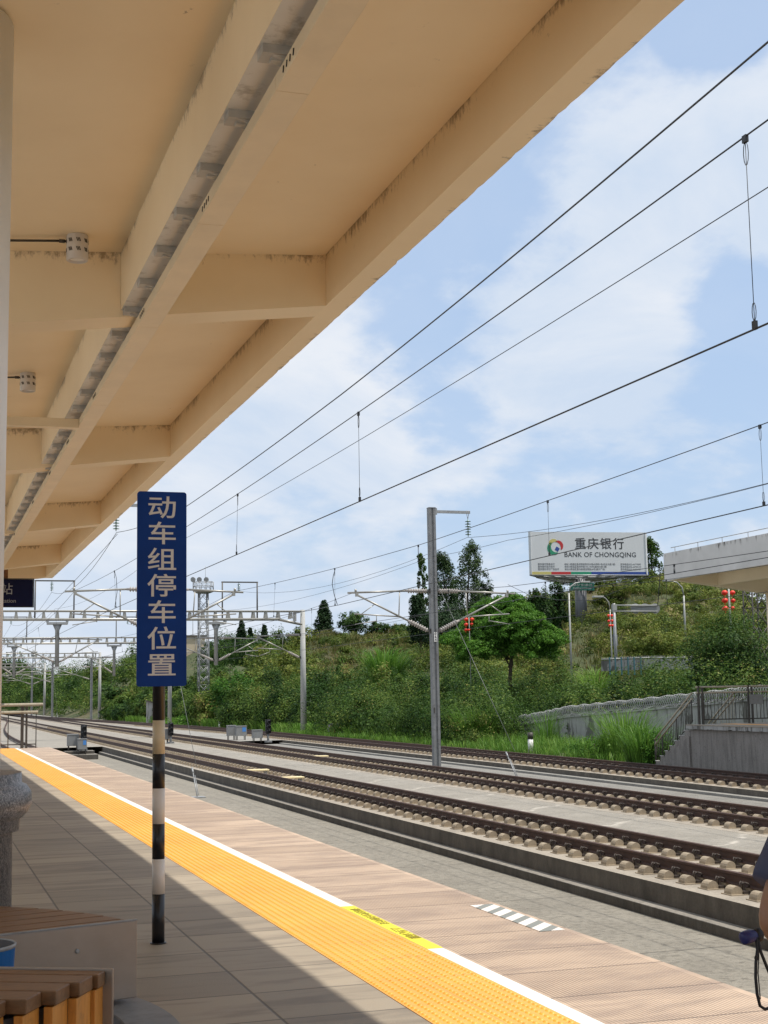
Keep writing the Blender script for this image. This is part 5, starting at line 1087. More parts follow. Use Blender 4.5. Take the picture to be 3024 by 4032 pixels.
tree('yellow green bushy tree above the road fence, under the pale street lamp', 2690, 138, 2500, 190, 'round', 'leaf_scrub', 0.20, 100, 60, 0.5, 2610, 0.12)
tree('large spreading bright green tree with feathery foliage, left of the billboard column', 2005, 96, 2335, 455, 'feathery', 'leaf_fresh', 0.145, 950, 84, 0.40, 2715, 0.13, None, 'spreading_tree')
tree('pointed dark conifer standing alone on the hill crest', 1280, 232, 2368, 112, 'cypress', 'leaf_dark', 0.30, 280, 32, 0.5, 2530, 0.2)
tree('pointed dark conifer, left one of two close together right of the lattice tower', 952, 235, 2450, 95, 'cypress', 'leaf_dark', 0.32, 260, 30, 0.25, 2640, 0.2)
tree('narrow dark conifer pressed against the right side of a taller one', 986, 238, 2478, 70, 'cypress', 'leaf_dark', 0.32, 180, 30, 0.3, 2640, 0.2)
tree('slim dark conifer below the second cantilever, right of a pair', 1043, 235, 2466, 80, 'cypress', 'leaf_dark', 0.32, 200, 30, 0.4, 2650, 0.2)
tree('thin pale feathery tree just left of the numbered mast', 1678, 178, 2178, 58, 'bamboo', 'leaf', 0.26, 120, 34, 0.36, 2520, 0.12)
tree('tall dark tree right behind the numbered mast', 1772, 180, 2176, 135, 'bamboo', 'leaf_dark', 0.26, 240, 44, 0.6, 2545, 0.2)
tree('tallest slender tree, leaning right, behind the numbered mast', 1845, 182, 2132, 140, 'bamboo', 'leaf_dark', 0.26, 210, 40, 0.75, 2545, 0.2)
tree('dark ivy covered stump of a tree left of the mast', 1664, 176, 2352, 100, 'bamboo', 'leaf_dark', 0.28, 150, 40, 0.35, 2560, 0.2)
tree('short dark tree between the mast trees and the feathery tree', 1912, 184, 2262, 95, 'round', 'leaf_dark', 0.36, 70, 34, 0.5, 2480, 0.2)
tree('low dark tree filling the gap behind the mast', 1765, 170, 2370, 240, 'round', 'leaf_dark', 0.30, 130, 50, 0.35, 2590, 0.2)
tree('broad rounded tree on the bare hill crest', 1388, 230, 2416, 130, 'round', 'leaf', 0.36, 80, 40, 0.25, 2512, 0.2)
tree('smaller rounded tree right of the broad crest tree', 1490, 232, 2448, 100, 'round', 'leaf', 0.36, 60, 34, 0.22, 2512, 0.18)
tree('low wide tree at the right end of the bare crest', 1585, 232, 2462, 100, 'round', 'leaf', 0.36, 55, 34, 0.3, 2512, 0.18)
tree('bushy round green tree low by the rails, right of the lattice tower', 925, 141, 2632, 195, 'round', 'leaf_fresh', 0.30, 120, 44, 0.12, 2862, 0.16)
tree('feathery pale tree peeking out right of the billboard', 2590, 262, 2128, 90, 'bamboo', 'leaf', 0.42, 100, 24, 0.4, 2275, 0.18)
tree('dark round tree under the left end of the billboard', 2135, 176, 2322, 150, 'round', 'leaf', 0.36, 90, 42, 0.12, 2540, 0.2)
tree('dark round tree beside the billboard column', 2205, 180, 2298, 100, 'round', 'leaf', 0.36, 80, 40, 0.08, 2520, 0.2)
tree('small leafy tree top poking above the spreading tree', 2115, 170, 2322, 45, 'round', 'leaf', 0.32, 40, 30, 0.3, 2440, 0.15)
for px, ty, w in ((832, 2525, 100), (893, 2508, 105), (1110, 2520, 90), (1165, 2530, 80)):
    tree('round dark tree on the skyline, ' + {832: 'behind the lattice tower', 893: 'left of the two close conifers', 1110: 'right of the slim conifer', 1165: 'next to the pale gantry pole'}[px], px, 246, ty, w, 'round', 'leaf', 0.40, 70, 36, 0.12, 2640, 0.2)
# ------------------------------------------------------------------ walls, fence, buildings, towers
wp = [at(px, py, X=33.0) for px, py in ((1975, 2868), (2112, 2850), (2230, 2826), (2415, 2810), (2650, 2789), (2900, 2766), (3150, 2744))]
b = tuple(wp[3]); t = thing('boundary_wall', 'peeling grey white boundary wall topped with coiled razor wire', 'wall', b)
mb = MB()
for a, c in zip(wp[:-1], wp[1:]): mb.hexa([(33, c.y, -2.2), (33.24, c.y, -2.2), (33.24, a.y, -2.2), (33, a.y, -2.2), (33, c.y, c.z), (33.24, c.y, c.z), (33.24, a.y, a.z), (33, a.y, a.z)])
mb.build('wall', M['peeling'], t, b)
cp_ = MB(); rw = MB()
for a, c in zip(wp[:-1], wp[1:]):
    cp_.hexa([(32.93, c.y, c.z+0.002), (33.31, c.y, c.z+0.002), (33.31, a.y, a.z+0.002), (32.93, a.y, a.z+0.002), (32.93, c.y, c.z+0.09), (33.31, c.y, c.z+0.09), (33.31, a.y, a.z+0.09), (32.93, a.y, a.z+0.09)])
    L = (a-c).length; nn = max(3, int(L/0.19)); pts = []
    for i in range(nn*9+1):
        u = i/(nn*9); q = a.lerp(c, u); an = 2*math.pi*i/9; pts.append((33.12+0.24*math.cos(an), q.y, q.z+0.36+0.25*math.sin(an)+0.03*math.sin(u*23)))
    rw.path(pts, 0.016, 4)
    for i in range(int(L/1.6)+1): q = a.lerp(c, i/max(1, int(L/1.6))); rw.tube((33.12, q.y, q.z), (33.12, q.y, q.z+0.64), 0.02, n=4)
    for dz in (0.2, 0.5): rw.tube((33.12, a.y, a.z+dz), (33.12, c.y, c.z+dz), 0.01, n=4)
cp_.build('coping', M['peeling'], t, b); rw.build('razor_wire', M['galv'], t, b)
a, c = at(578, 2762, Y=166), at(752, 2800, Y=164); b = (a.x, a.y, -1.5)
t = thing('retaining_wall', 'streaked white retaining wall beside the far rails behind the sign pole', 'wall', b)
MB().hexa([(a.x, a.y, -2), (c.x, c.y, -2), (c.x, c.y+0.4, -2), (a.x, a.y+0.4, -2), (a.x, a.y, a.z), (c.x, c.y, c.z-0.1), (c.x, c.y+0.4, c.z-0.1), (a.x, a.y+0.4, a.z)]).build('wall', M['peeling'], t, b)
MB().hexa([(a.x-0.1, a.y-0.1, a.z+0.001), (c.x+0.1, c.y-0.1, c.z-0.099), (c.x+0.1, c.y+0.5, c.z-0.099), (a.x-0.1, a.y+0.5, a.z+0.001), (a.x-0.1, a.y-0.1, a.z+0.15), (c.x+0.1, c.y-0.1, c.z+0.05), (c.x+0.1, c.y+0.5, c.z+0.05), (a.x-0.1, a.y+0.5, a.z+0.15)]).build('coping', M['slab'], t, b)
a, c = at(690, 2508, Y=290), at(808, 2640, Y=290); b = (a.x, a.y, c.z)
t = thing('building', 'plain tan rendered building end rising behind the trees right of the blue sign', 'building', b)
MB().box((a.x, a.y, c.z-12), (c.x, a.y+14, a.z)).build('wall', M['tan_wall'], t, b); MB().box((a.x-0.3, a.y-0.3, a.z+0.001), (c.x+0.3, a.y+14.3, a.z+0.35)).build('parapet', M['slab'], t, b)
MB().tube((c.x-2.0, a.y+3, a.z+0.35), (c.x-2.0, a.y+3, a.z+4.5), 0.06, n=5).tube((c.x-4.0, a.y+3, a.z+0.35), (c.x-4.0, a.y+3, a.z+3.2), 0.05, n=5).build('roof_pole', M['galv'], t, b)
def lattice(mb, cx, cy, z0, z1, w0, w1, step, rl=0.07, rd=0.035):
    n = int((z1-z0)/step)
    P = lambda k, i: Vector((cx+(-1, 1, 1, -1)[i]*(w0+(w1-w0)*k/n)/2, cy+(-1, -1, 1, 1)[i]*(w0+(w1-w0)*k/n)/2, z0+(z1-z0)*k/n))
    for i in range(4): mb.tube(P(0, i), P(n, i), rl, n=6)
    for k in range(n):
        for i in range(4):
            j = (i+1) % 4; mb.tube(P(k, i), P(k+1, j), rd, n=4); mb.tube(P(k, j), P(k+1, i), rd, n=4)
            if k % 2 == 0: mb.tube(P(k, i), P(k, j), rd, n=4)
    return mb
p = at(801, 2846, Y=160); top = at(801, 2328, Y=160).z; b = (p.x, 160, p.z)
t = thing('floodlight_tower', 'steel lattice tower with a railed platform and round lamps on top', 'tower', b)
lattice(MB(), p.x, 160, p.z, top, 1.15, 0.95, 1.0).build('lattice', M['galv'], t, b)
pf = MB().lathe((p.x, 160, top-0.25), (p.x, 160, top+0.02), [(0, 0.7), (0.6, 1.15), (1, 1.2)], 12)
for zz in (top+0.55, top+1.05): pf.poly([(p.x+1.18*math.cos(a), 160+1.18*math.sin(a), zz) for a in np.linspace(0, 2*math.pi, 9)], 0.035)
for a in np.linspace(0, 2*math.pi, 13): pf.tube((p.x+1.18*math.cos(a), 160+1.18*math.sin(a), top), (p.x+1.18*math.cos(a), 160+1.18*math.sin(a), top+1.05), 0.03, n=4); pf.tube((p.x+1.18*math.cos(a), 160+1.18*math.sin(a), top), (p.x+1.18*math.cos(a+.5), 160+1.18*math.sin(a+.5), top+1.05), 0.02, n=4)
pf.build('platform', M['galv'], t, b)
for dx, yw in ((-1.0, -0.8), (-0.35, -0.5), (0.30, 0.0)):
    MB().lathe((p.x+dx, 160.1, top+1.35), (p.x+dx+yw*0.3, 159.75, top+1.30), [(0, 0.12), (0.5, 0.26), (1, 0.30)], 12).tube((p.x+dx, 160.1, top+1.0), (p.x+dx, 160.1, top+1.35), 0.04, n=5).build('lamp', M['galv'], t, b)
MB().tube((p.x+0.25, 160, top+1.05), (p.x+0.25, 160, top+2.9), 0.02, n=4).build('lightning_rod', M['galv'], t, b)
a = at(2990, 2720, Y=74); b = (a.x, 74, 0.0)
t = thing('lattice_tower', 'dark green lattice tower behind the opposite canopy at the right edge', 'tower', b)
lattice(MB(), a.x, 74, -0.5, 9.5, 1.15, 0.9, 1.05, 0.055, 0.025).build('lattice', M['rail_dark'], t, b)
a = at(134, 2640, Y=620); b = tuple(a)
t = thing('radio_mast', 'tiny distant radio mast on the skyline at the left', 'mast', b)
lattice(MB(), a.x, 620, a.z-12, at(134, 2555, Y=620).z, 1.6, 1.0, 3.0, 0.14, 0.09).build('lattice', M['galv'], t, b)
for zz in (at(134, 2573, Y=620).z, at(134, 2585, Y=620).z): MB().lathe((a.x, 620, zz), (a.x, 620, zz+0.9), [(0, 1.3), (1, 1.3)], 10).build('antenna_ring', M['galv'], t, b)
# billboard
PA, PB_ = at(2087, 2262, Y=208), at(2552, 2263, Y=206)
PB_.z = PA.z; rv = (PB_-PA); Wb = rv.length; rv.normalize(); nv = Vector((rv.y, -rv.x, 0)) # nv faces the viewer
Hb = Wb*158/462; sc = Wb/462; upv = Vector((0, 0, 1)); CB = at(2215, 2296, Y=224); CB.z = PA.z
colp = (PA+PB_+CB)/3; gz = terr(2290, math.hypot(colp.x, colp.y)); b = (colp.x, colp.y, gz)
bb = thing('billboard', 'huge white bank billboard with a coloured logo on a thick grey column', 'billboard', b)
def bpt(px, py, off=0.0): return PA+rv*((px-2087)*sc)+upv*((2262-py)*sc)+nv*off
def bpanel(P0, P1, m, name):
    d = (P1-P0); L = d.length; d.normalize(); nn = Vector((d.y, -d.x, 0)); c = (P0+P1)/2+upv*Hb/2-nn*0.15
    return MB().obox(c, d, nn, upv, L/2, 0.15, Hb/2).build(name, m, bb, b)
face = bpanel(PA, PB_, M['board'], 'panel'); bpanel(PB_, CB, M['board'], 'panel'); bpanel(CB, PA, M['board'], 'panel')
mb = MB()
for P0, P1 in ((PA, PB_), (PB_, CB), (CB, PA)):
    ins = (colp-P0).normalized()*0.5
    for k in range(9):
        q = P0.lerp(P1, k/8)-upv*0.15; mb.tube(q, Vector((colp.x, colp.y, colp.z-0.35)), 0.09, n=4)
    mb.tube(P0-upv*0.12, P1-upv*0.12, 0.12, n=5); mb.tube(P0.lerp(colp, 0.35)-upv*0.25, P1.lerp(colp, 0.35)-upv*0.25, 0.09, n=4); mb.tube(P0.lerp(colp, 0.12)-upv*0.45, P1.lerp(colp, 0.12)-upv*0.45, 0.09, n=4)
mb.build('underside_truss', M['galv'], bb, b)
MB().lathe(b, (colp.x, colp.y, PA.z-0.1), [(0, 1.0), (1, 0.92)], 28).build('column', M['col_grey'], bb, b)
gs0 = at(2292, 2310, Y=colp.y-1.3); gsn = MB().obox((gs0.x, gs0.y, gs0.z), rv, nv, upv, 2.1, 0.08, 0.62).build('green_plate', M['green_sign'], bb, b)
text('成都市广告有限公司', 0.40, frame(Vector((gs0.x, gs0.y, gs0.z+0.22))+nv*0.09, rv, upv), M['board'], gsn, 'lettering', 0.004, base=b)
text('招商热线 13983001888', 0.33, frame(Vector((gs0.x, gs0.y, gs0.z-0.28))+nv*0.09, rv, upv), M['board'], gsn, 'lettering', 0.004, base=b)
def btext(s, px, py, hpx, m, bold=0.0, align='CENTER', space=1.0): text(s, hpx*sc, frame(bpt(px, py, 0.012), rv, upv), M[m], face, 'lettering', 0.006, bold, align, space, base=b)
btext('重庆银行', 2361, 2150, 45, 'board_text', 0.022, space=1.22); btext('BANK OF CHONGQING', 2363, 2189, 25.5, 'board_text', 0.008, space=1.03)
for i, (s1, s2, s3) in enumerate((('重庆银行荣昌支行', '地址1:荣昌区昌州街道昌龙大道45号附1号(农业大厦1楼)', '咨询电话:023-46779092'), ('重庆银行昌元支行', '地址2:荣昌区滨河中路193-195号(嘉林大厦1楼)', '咨询电话:023-46783135'), ('重庆银行海宁广场支行', '地址3:荣昌区昌元街道宝荣路58号(康宁广场)', '咨询电话:023-46261727'))):
    y = 2224+i*9.4
    btext(s1, 2118, y, 8.2, 'board_small', 0.002, 'LEFT'); btext(s2, 2221, y, 8.2, 'board_small', 0.002, 'LEFT'); btext(s3, 2440, y, 8.2, 'board_small', 0.002, 'LEFT')
for x0_, x1_, m in ((2087, 2169, 'b_yel'), (2169, 2245, 'b_red'), (2245, 2325, 'b_grn'), (2325, 2552, 'b_blu')):
    MB().hexa([bpt(x0_, 2262, 0.002), bpt(x1_, 2262, 0.002), bpt(x1_, 2262, 0.02), bpt(x0_, 2262, 0.02), bpt(x0_, 2252, 0.002), bpt(x1_, 2252, 0.002), bpt(x1_, 2252, 0.02), bpt(x0_, 2252, 0.02)]).build('colour_band', M[m], face, b)
def crescent(a0, a1, ri, ro, m, cx=2189, cyy=2162):
    pts = []; n = 14
    for i in range(n+1): u = i/n; a = rad(a0+(a1-a0)*u); pts.append((a, ri+(ro-ri)*(1-math.sin(math.pi*u)**0.8)*0.0, ri+(ro-ri)*math.sin(math.pi*(0.06+0.9*u))**0.7))
    vs = [bpt(cx+r0*math.cos(a), cyy-r0*math.sin(a), 0.02) for a, r0, r1 in pts]+[bpt(cx+r1*math.cos(a), cyy-r1*math.sin(a), 0.02) for a, r0, r1 in pts]
    vs += [v_-nv*0.017 for v_ in vs]; k_ = n+1; fs = []
    for i in range(n): fs += [(i, i+1, k_+i+1, k_+i), (2*k_+i, 3*k_+i, 3*k_+i+1, 2*k_+i+1), (k_+i, k_+i+1, 3*k_+i+1, 3*k_+i)]
    MB().add(vs, fs).build('logo_stroke', M[m], face, b)
crescent(75, 165, 21, 34, 'b_yel'); crescent(-18, 88, 21, 33, 'b_red', 2188, 2163); crescent(135, 285, 20, 36, 'b_grn', 2191, 2160)
dm = [bpt(2195+dx, 2168+dy, 0.02) for dx, dy in ((-10, 2), (2, 10), (10, -2), (-2, -10))]
MB().hexa([v_-nv*0.017 for v_ in dm]+dm).build('logo_square', M['b_blu'], face, b)
# roadside things on the hill road
def street_lamp(label, px, D, base_y, top_y, head_px, head_y, r=0.09):
    g = ground_at(px, D); Yd = g.y; g.z -= 0.3; P0 = at(px+6, base_y, Y=Yd); P1 = at(px, top_y, Y=Yd); P2 = at(head_px, head_y, Y=Yd); b = (P1.x, Yd, min(g.z, P0.z))
    t = thing('street_lamp', label, 'street lamp', b, 'street lamps on the hill road')
    ctrl = [Vector((P1.x, Yd, min(g.z, P0.z))), P1, P1.lerp(P2, 0.12)+Vector((0, 0, (P2.z-P1.z)*0.45)), P1.lerp(P2, 0.5)+Vector((0, 0, (P2.z-P1.z)*0.40)), P2]
    MB().path([ctrl[0], ctrl[1]], [r*1.3, r], 8).path(ctrl[1:], [r, r*0.9, r*0.8, r*0.6], 8).build('post', M['pale_green'], t, b)
    d_ = (P2-P1); d_.z = 0; d_.normalize(); MB().obox(P2+d_*0.3, d_, (0, 1, 0), (0, 0, 1), 0.55, 0.2, 0.09).build('lamp_head', M['pale_green'], t, b, 0.04)
    return t, P1
street_lamp('street lamp arching right, in front of the billboard column', 2240, 150, 2540, 2335, 2292, 2292)
street_lamp('street lamp arching left, hung with six red lanterns beside the road sign gantry', 2402, 138, 2592, 2400, 2366, 2350, 0.06)
street_lamp('pale street lamp arching left just below the opposite canopy corner', 2692, 150, 2525, 2345, 2640, 2287)
street_lamp('small distant street lamp against the dark hill, under the opposite canopy', 2777, 240, 2475, 2395, 2797, 2364, 0.08)
def plain_post(label, px0, y0_, px1, y1_, D, r, mat='pale_green'):
    g = ground_at(px0, D); P0, P1 = at(px0, y0_, Y=g.y), at(px1, y1_, Y=g.y); b = (P0.x, g.y, min(P0.z, g.z))
    tag(MB().path([b, P0, P1], [r*1.2, r*1.1, r], 8).build('lantern_post', M[mat], None, b), label, 'post', 'lantern posts')
    return g.y
yA = plain_post('pale post carrying red lanterns below the opposite canopy', 2876, 2450, 2868, 2305, 112, 0.07)
yB = plain_post('thin post carrying red lanterns before the dark mast trees', 1850, 2520, 1846, 2428, 94, 0.025)
yC = ground_at(2402, 138).y
def lantern(px, py, Y, wpx, label, grp):
    c = at(px, py, Y=Y); r = wpx/5590*Y*1.06/2; b = tuple(c); t = thing('red_lantern', label, 'lantern', b, grp)
    mb = MB(); n = 16; vs = []; fs = []; nv_ = 9 # ribbed paper globe
    for j in range(nv_+1):
        ph = -1.22+2.44*j/nv_
        for i in range(n): th = 2*math.pi*i/n; k_ = 1-0.05*(i % 2); vs.append((c.x+r*k_*math.cos(ph)*math.cos(th), c.y+r*k_*math.cos(ph)*math.sin(th), c.z+r*0.82*math.sin(ph)))
    for j in range(nv_):
        for i in range(n): q = (i+1) % n; fs.append((j*n+i, j*n+q, (j+1)*n+q, (j+1)*n+i))
    mb.add(vs, fs, True).build('globe', M['red'], t, b)
    MB().tube((c.x, c.y, c.z+r*0.74), (c.x, c.y, c.z+r*0.9), r*0.36, n=10).tube((c.x, c.y, c.z-r*0.9), (c.x, c.y, c.z-r*0.74), r*0.36, n=10).build('rim', M['gold'], t, b)
    MB().tube((c.x, c.y, c.z-r*1.5), (c.x, c.y, c.z-r*0.9), r*0.10, r*0.2, 6).build('tassel', M['red'], t, b)
rows = ('top', 'middle', 'bottom')
for px, py, w, r_, s_ in ((2853, 2334, 27, 0, 'left'), (2884, 2334, 24, 0, 'right'), (2854, 2364.5, 27, 1, 'left'), (2886, 2365, 21, 1, 'right'), (2856, 2396, 27, 2, 'left'), (2884, 2394, 19, 2, 'right')):
    lantern(px, py, yA-(0.25 if s_ == 'left' else 0.0), w, 'large red lantern under the opposite canopy, %s row, %s of its post' % (rows[r_], s_), 'red lanterns under the opposite canopy')
for px, py, r_, s_ in ((2396, 2424, 0, 'left'), (2409, 2424, 0, 'right'), (2397, 2445, 1, 'left'), (2410, 2444, 1, 'right'), (2401, 2463, 2, 'left'), (2411, 2463, 2, 'right')):
    lantern(px, py, yC-0.3, 13, 'small red lantern by the road sign gantry, %s row, %s of its post' % (rows[r_], s_), 'red lanterns by the road sign gantry')
for px, py, w, r_, s_ in ((1835, 2439, 18, 0, 'left'), (1859, 2439, 17, 0, 'right'), (1835, 2459, 17, 1, 'left'), (1857, 2457, 13, 1, 'right'), (1834, 2480, 15, 2, 'left'), (1846, 2480, 12, 2, 'right')):
    lantern(px, py, yB-0.3, w, 'small red lantern right of the numbered mast, %s row, %s one' % (rows[r_], s_), 'red lanterns right of the numbered mast')
D = 142; g = ground_at(2422, D); Yg = g.y; P0, P1 = at(2428, 2610, Y=Yg), at(2417, 2376, Y=Yg); b = (P1.x, Yg, min(P0.z, g.z))
t = thing('road_sign_gantry', 'grey road sign on two horizontal arms seen from behind, on a stout post', 'road sign', b)
MB().lathe(b, (P1.x, Yg, P1.z), [(0, 0.17), (1, 0.14)], 16).build('post', M['galv'], t, b)
e1, e2 = at(2592, 2384, Y=Yg), at(2590, 2407, Y=Yg); MB().tube((P1.x, Yg, e1.z), (e1.x, Yg, e1.z), 0.07, n=8).tube((P1.x, Yg, e2.z), (e2.x, Yg, e2.z), 0.055, n=8).box((P1.x-0.2, Yg-0.16, e2.z-0.05), (P1.x+0.24, Yg+0.16, e1.z+0.1)).build('arm', M['pale_green'], t, b)
s0, s1 = at(2484, 2382, Y=Yg+0.12), at(2594, 2411, Y=Yg+0.12); mb = MB().box((s0.x, Yg+0.09, s1.z), (s1.x-0.25, Yg+0.13, s0.z))
for px in (2503, 2540, 2580): c = at(px, 2396, Y=Yg+0.12); mb.lathe((c.x, Yg+0.131, c.z), (c.x, Yg+0.165, c.z), [(0, 0.52), (1, 0.52)], 24)
mb.build('sign_panel', M['box_grey'], t, b); g2 = at(2424, 2520, Y=Yg-0.2); MB().box((g2.x-0.1, Yg+0.18, g2.z-0.55), (g2.x+0.42, Yg+0.24, g2.z+0.55)).build('small_panel', M['box_grey'], t, b)
fp = [at(px, py, Y=Yf) for px, py, Yf in ((2368, 2597, 100), (2450, 2593, 99), (2560, 2589, 97), (2640, 2590, 96), (2730, 2587, 95))]; b = tuple(fp[2]-Vector((0, 0, 1.0)))
t = thing('roadside_fence', 'low grey panel fence with teal posts along the hill road', 'fence', b); mb = MB()
for a, c in zip(fp[:-1], fp[1:]): mb.hexa([a-Vector((0, 0, 0.9)), c-Vector((0, 0, 0.9)), c-Vector((0, -0.08, 0.9)), a-Vector((0, -0.08, 0.9)), a-Vector((0, 0, .09)), c-Vector((0, 0, .09)), c-Vector((0, -0.08, .09)), a-Vector((0, -0.08, .09))])
mb.build('panel', M['peeling'], t, b); mb = MB()
for a, c in zip(fp[:-1], fp[1:]):
    mb.tube(a, c, 0.05, n=6)
    for i in range(14): q = a.lerp(c, i/14); mb.tube(q, q+Vector((0, 0, 0.14)), 0.018, n=4)
mb.build('top_rail', M['pale_green'], t, b)
for px in (2398, 2420, 2444, 2470, 2494, 2520, 2572, 2652): q = at(px, 2590, Y=97.5); MB().box((q.x-0.035, q.y-0.14, q.z-1.3), (q.x+0.035, q.y-0.02, q.z+0.05)).build('post', M['teal'], t, b)
# ------------------------------------------------------------------ person at the right edge, seen from the side
def skin_mesh(name, verts, edges, m, parent, base, sub=2, root=0):
    me = bpy.data.meshes.new('tmp'); me.from_pydata([Vector(v[:3])-Vector(base) for v in verts], edges, []); o = bpy.data.objects.new('tmp', me); scene.collection.objects.link(o)
    o.modifiers.new('skin', 'SKIN'); sv = me.skin_vertices[0].data if me.skin_vertices else None
    if sv is None: bpy.context.view_layer.objects.active = o; sv = me.skin_vertices[0].data
    for i, v in enumerate(verts): sv[i].radius = (v[3], v[4] if len(v) > 4 else v[3]); sv[i].use_root = (i == root)
    s_ = o.modifiers.new('sub', 'SUBSURF'); s_.levels = sub; s_.render_levels = sub
    dg = bpy.context.evaluated_depsgraph_get(); dg.update(); r = bpy.data.meshes.new_from_object(o.evaluated_get(dg)); r.name = name
    bpy.data.objects.remove(o); r.materials.clear(); r.materials.append(m); r.polygons.foreach_set('use_smooth', [True]*len(r.polygons))
    q = bpy.data.objects.new(name, r); scene.collection.objects.link(q); q.parent = parent; return q
PXc, PYc = 2.035, 2.80; b = (PXc, PYc, 0)
per = thing('person', 'person in a slate blue short sleeved shirt standing at the right edge', 'person', b)
S1, E1, W1 = (1.875, 2.63, 1.355), (1.672, 2.60, 1.005), (1.93, 2.50, 0.905)
S2, E2, W2 = (2.15, 2.97, 1.355), (2.22, 3.04, 1.06), (2.36, 2.86, 0.98)
V = [(PXc, PYc, 0.90, .10), (PXc, PYc, 1.10, .095), (PXc, PYc, 1.31, .10), (PXc, PYc, 1.43, .06), (PXc+0.02, PYc, 1.50, .055), (PXc+0.035, PYc, 1.565, .083, .09), (PXc+0.02, PYc, 1.645, .085, .088), (PXc+0.01, PYc, 1.70, .05)]
E_ = [(0, 1), (1, 2), (2, 3), (3, 4), (4, 5), (5, 6), (6, 7)]
def chain(start, pts):
    k_ = start
    for p in pts: V.append(p); E_.append((k_, len(V)-1)); k_ = len(V)-1
    return k_
def lerp3(a, c, u): return tuple(a[i]+(c[i]-a[i])*u for i in range(3))
for S_, El, Wr in ((S1, E1, W1), (S2, E2, W2)):
    w_ = chain(2, [(*S_, .062), (*lerp3(S_, El, .5), .052), (*El, .045), (*lerp3(El, Wr, .3), .047), (*lerp3(El, Wr, .7), .037), (*Wr, .028)])
    d_ = (Vector(Wr)-Vector(El)).normalized(); pa = Vector(Wr)+d_*0.05; h_ = chain(w_, [(*pa, .034, .022)])
    sd = Vector((0, 1, 0)); dn = Vector((0, 0, -1))
    for f_, (o_, l_) in enumerate(((-.028, .062), (-.010, .072), (.009, .068), (.026, .052))):
        r0 = pa+d_*0.03+sd*o_; r1 = r0+d_*l_*0.55+dn*0.008; chain(h_, [(*r0, .0095), (*r1, .0088), (*(r1+d_*l_*0.35+dn*l_*0.35), .0078)])
    th = Vector(Wr)+d_*0.02+Vector((0, 0, 0.022)); chain(w_, [(*th, .012), (*(th+d_*0.035+Vector((0, 0, 0.012))), .0105), (*(th+d_*0.065+Vector((0, 0, 0.004))), .009)])
for s in (-1, 1):
    hp_ = (PXc, PYc+s*0.09, 0.84)
    chain(0, [(*hp_, .09), (PXc+0.02, PYc+s*0.10, 0.48, .062), (PXc+0.0, PYc+s*0.10, 0.30, .055), (PXc-0.02, PYc+s*0.10, 0.09, .04), (PXc+0.05, PYc+s*0.105, 0.035, .035), (PXc+0.16, PYc+s*0.11, 0.028, .03)])
body = skin_mesh('body', V, E_, M['skin'], per, b, 2)
for s in (-1, 1): MB().ball((PXc+0.0, PYc+s*0.088, 1.585), 0.022, 0.012, 0.034, 8, 6).build('ear', M['skin'], body, b); MB().ball((PXc+0.118, PYc+s*0.032, 1.60), 0.012, 0.014, 0.011, 8, 6).build('eye', M['white'], body, b); MB().ball((PXc+0.128, PYc+s*0.032, 1.60), 0.004, 0.006, 0.006, 8, 6).build('pupil', M['black_paint'], body, b)
MB().ball((PXc+0.128, PYc, 1.565), 0.022, 0.016, 0.022, 8, 6).build('nose', M['skin'], body, b); MB().ball((PXc+0.118, PYc, 1.525), 0.010, 0.026, 0.007, 8, 6).build('mouth', simple('lip', (0.32, 0.11, 0.08), 0.5), body, b)
MB().ball((PXc-0.012, PYc, 1.655), 0.105, 0.098, 0.095, 16, 10).ball((PXc-0.045, PYc, 1.59), 0.075, 0.09, 0.10, 12, 8).build('hair', M['hair'], per, b)
def loft(mb, rings, n=24): # rings: centre, half depth, half width
    vs = []; fs = []
    for cx, cy_, cz, rx, ry in rings:
        for i in range(n): a = 2*math.pi*i/n; vs.append((cx+rx*math.cos(a), cy_+ry*math.sin(a), cz))
    for k_ in range(len(rings)-1):
        for i in range(n): q = (i+1) % n; fs.append((k_*n+i, k_*n+q, (k_+1)*n+q, (k_+1)*n+i))
    fs += [tuple(range(n))[::-1], tuple((len(rings)-1)*n+i for i in range(n))]
    return mb.add(vs, fs, True)
sh = loft(MB(), [(PXc, PYc, z, rx, ry) for z, rx, ry in ((0.80, .135, .185), (0.95, .130, .178), (1.10, .122, .168), (1.25, .125, .178), (1.34, .122, .165), (1.40, .112, .145), (1.44, .088, .105), (1.462, .066, .070))])
for S_, El in ((S1, E1), (S2, E2)):
    sc_ = lerp3((PXc, PYc, 1.345), (S_[0], S_[1], 1.345), 0.55); p_ = [sc_, lerp3(sc_, S_, .7), S_, lerp3(S_, El, .25), lerp3(S_, El, .5), lerp3(S_, El, .74), lerp3(S_, El, .78), lerp3(S_, El, .775)]
    sh.path(p_, [.088, .085, .078, .070, .072, .076, .074, .058], 18)
sh.build('shirt', M['shirt'], per, b)
tw = loft(MB(), [(PXc, PYc, z, rx, ry) for z, rx, ry in ((0.74, .12, .165), (0.85, .128, .172), (0.95, .122, .165))])
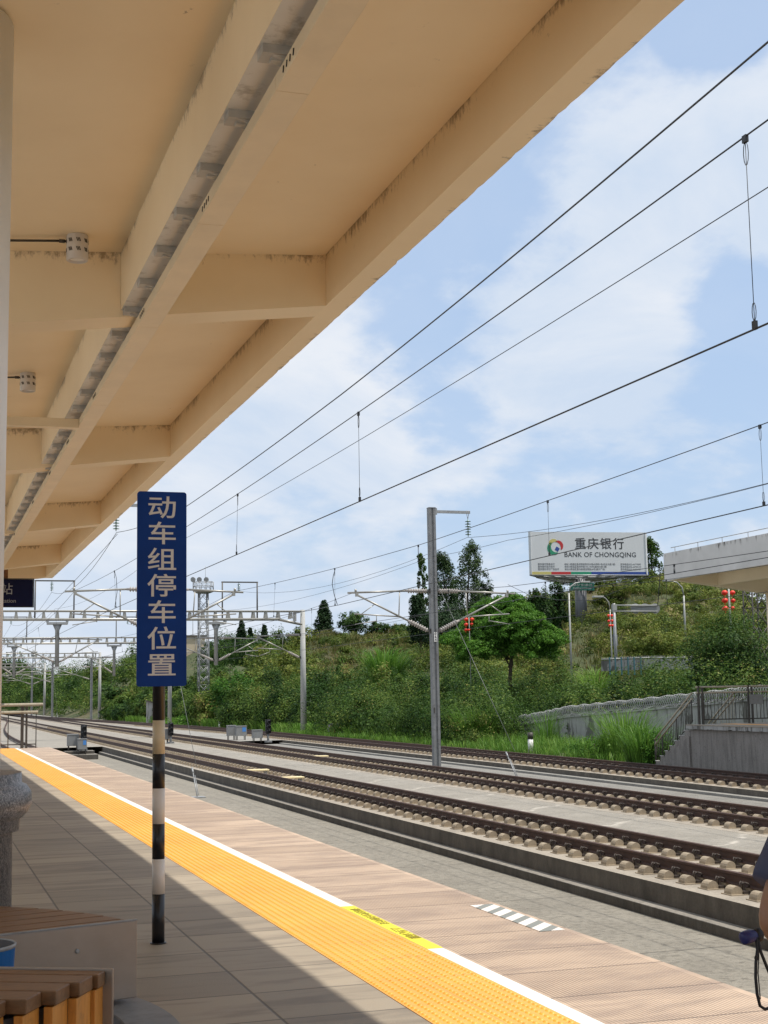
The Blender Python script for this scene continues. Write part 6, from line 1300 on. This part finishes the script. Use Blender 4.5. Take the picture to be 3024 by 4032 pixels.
for s in (-1, 1): tw.path([(PXc, PYc+s*0.085, 0.84), (PXc+0.01, PYc+s*0.092, 0.66), (PXc+0.02, PYc+s*0.10, 0.48), (PXc, PYc+s*0.10, 0.28), (PXc-0.01, PYc+s*0.10, 0.08)], [.095, .09, .078, .07, .068], 16)
tw.build('trousers', M['trousers'], per, b)
for s in (-1, 1): MB().lathe((PXc-0.07, PYc+s*0.105, 0.045), (PXc+0.20, PYc+s*0.112, 0.035), [(0, 0.02), (0.1, 0.042), (0.5, 0.046), (0.85, 0.04), (1, 0.015)], 12).build('shoe', M['black_paint'], per, b)
# pouch and cord on the forearm
yb = 2.50; c = at(2945, 3690, Y=yb); k1 = at(2984, 3682, Y=yb); b = tuple(k1)
t = thing('pouch', 'dark blue oval pouch with a black band and long cord loop on the forearm', 'pouch', b)
V4 = [(*at(2916, 3700, Y=yb), .010, .014), (*at(2932, 3694, Y=yb), .0175, .014), (*at(2955, 3684, Y=yb), .0175, .014), (*k1, .010, .010)]
skin_mesh('pouch_body', V4, [(0, 1), (1, 2), (2, 3)], M['pouch'], t, b, 2)
mb = MB(); fa, fb = Vector(E1).lerp(Vector(W1), 0.10), Vector(E1).lerp(Vector(W1), 0.40); mb.lathe(fa, fb, [(0, .050), (0.1, .056), (0.5, .058), (0.9, .055), (1, .048)], 20)
mb.ball(k1, .012, .012, .014, 10, 8).build('band', M['strap'], t, b)
mb = MB(); mb.path([at(px, py, Y=yb-0.01) for px, py in ((2978, 3690), (2982, 3740), (2976, 3790), (2975, 3850), (2981, 3915), (2992, 3960), (3012, 3974), (3040, 3966), (3060, 3940), (3050, 3880), (3020, 3810), (2996, 3750), (2984, 3700))], 0.0032, 7)
mb.path([at(px, py, Y=yb) for px, py in ((2986, 3700), (2988, 3770), (2985, 3830), (2990, 3890), (2994, 3935))], 0.0012, 5); mb.path([at(2979+7*math.cos(a), 3772+9*math.sin(a), Y=yb-0.012) for a in np.linspace(0, 6.283, 12)], 0.0012, 5)
mb.build('cord', M['strap'], t, b)
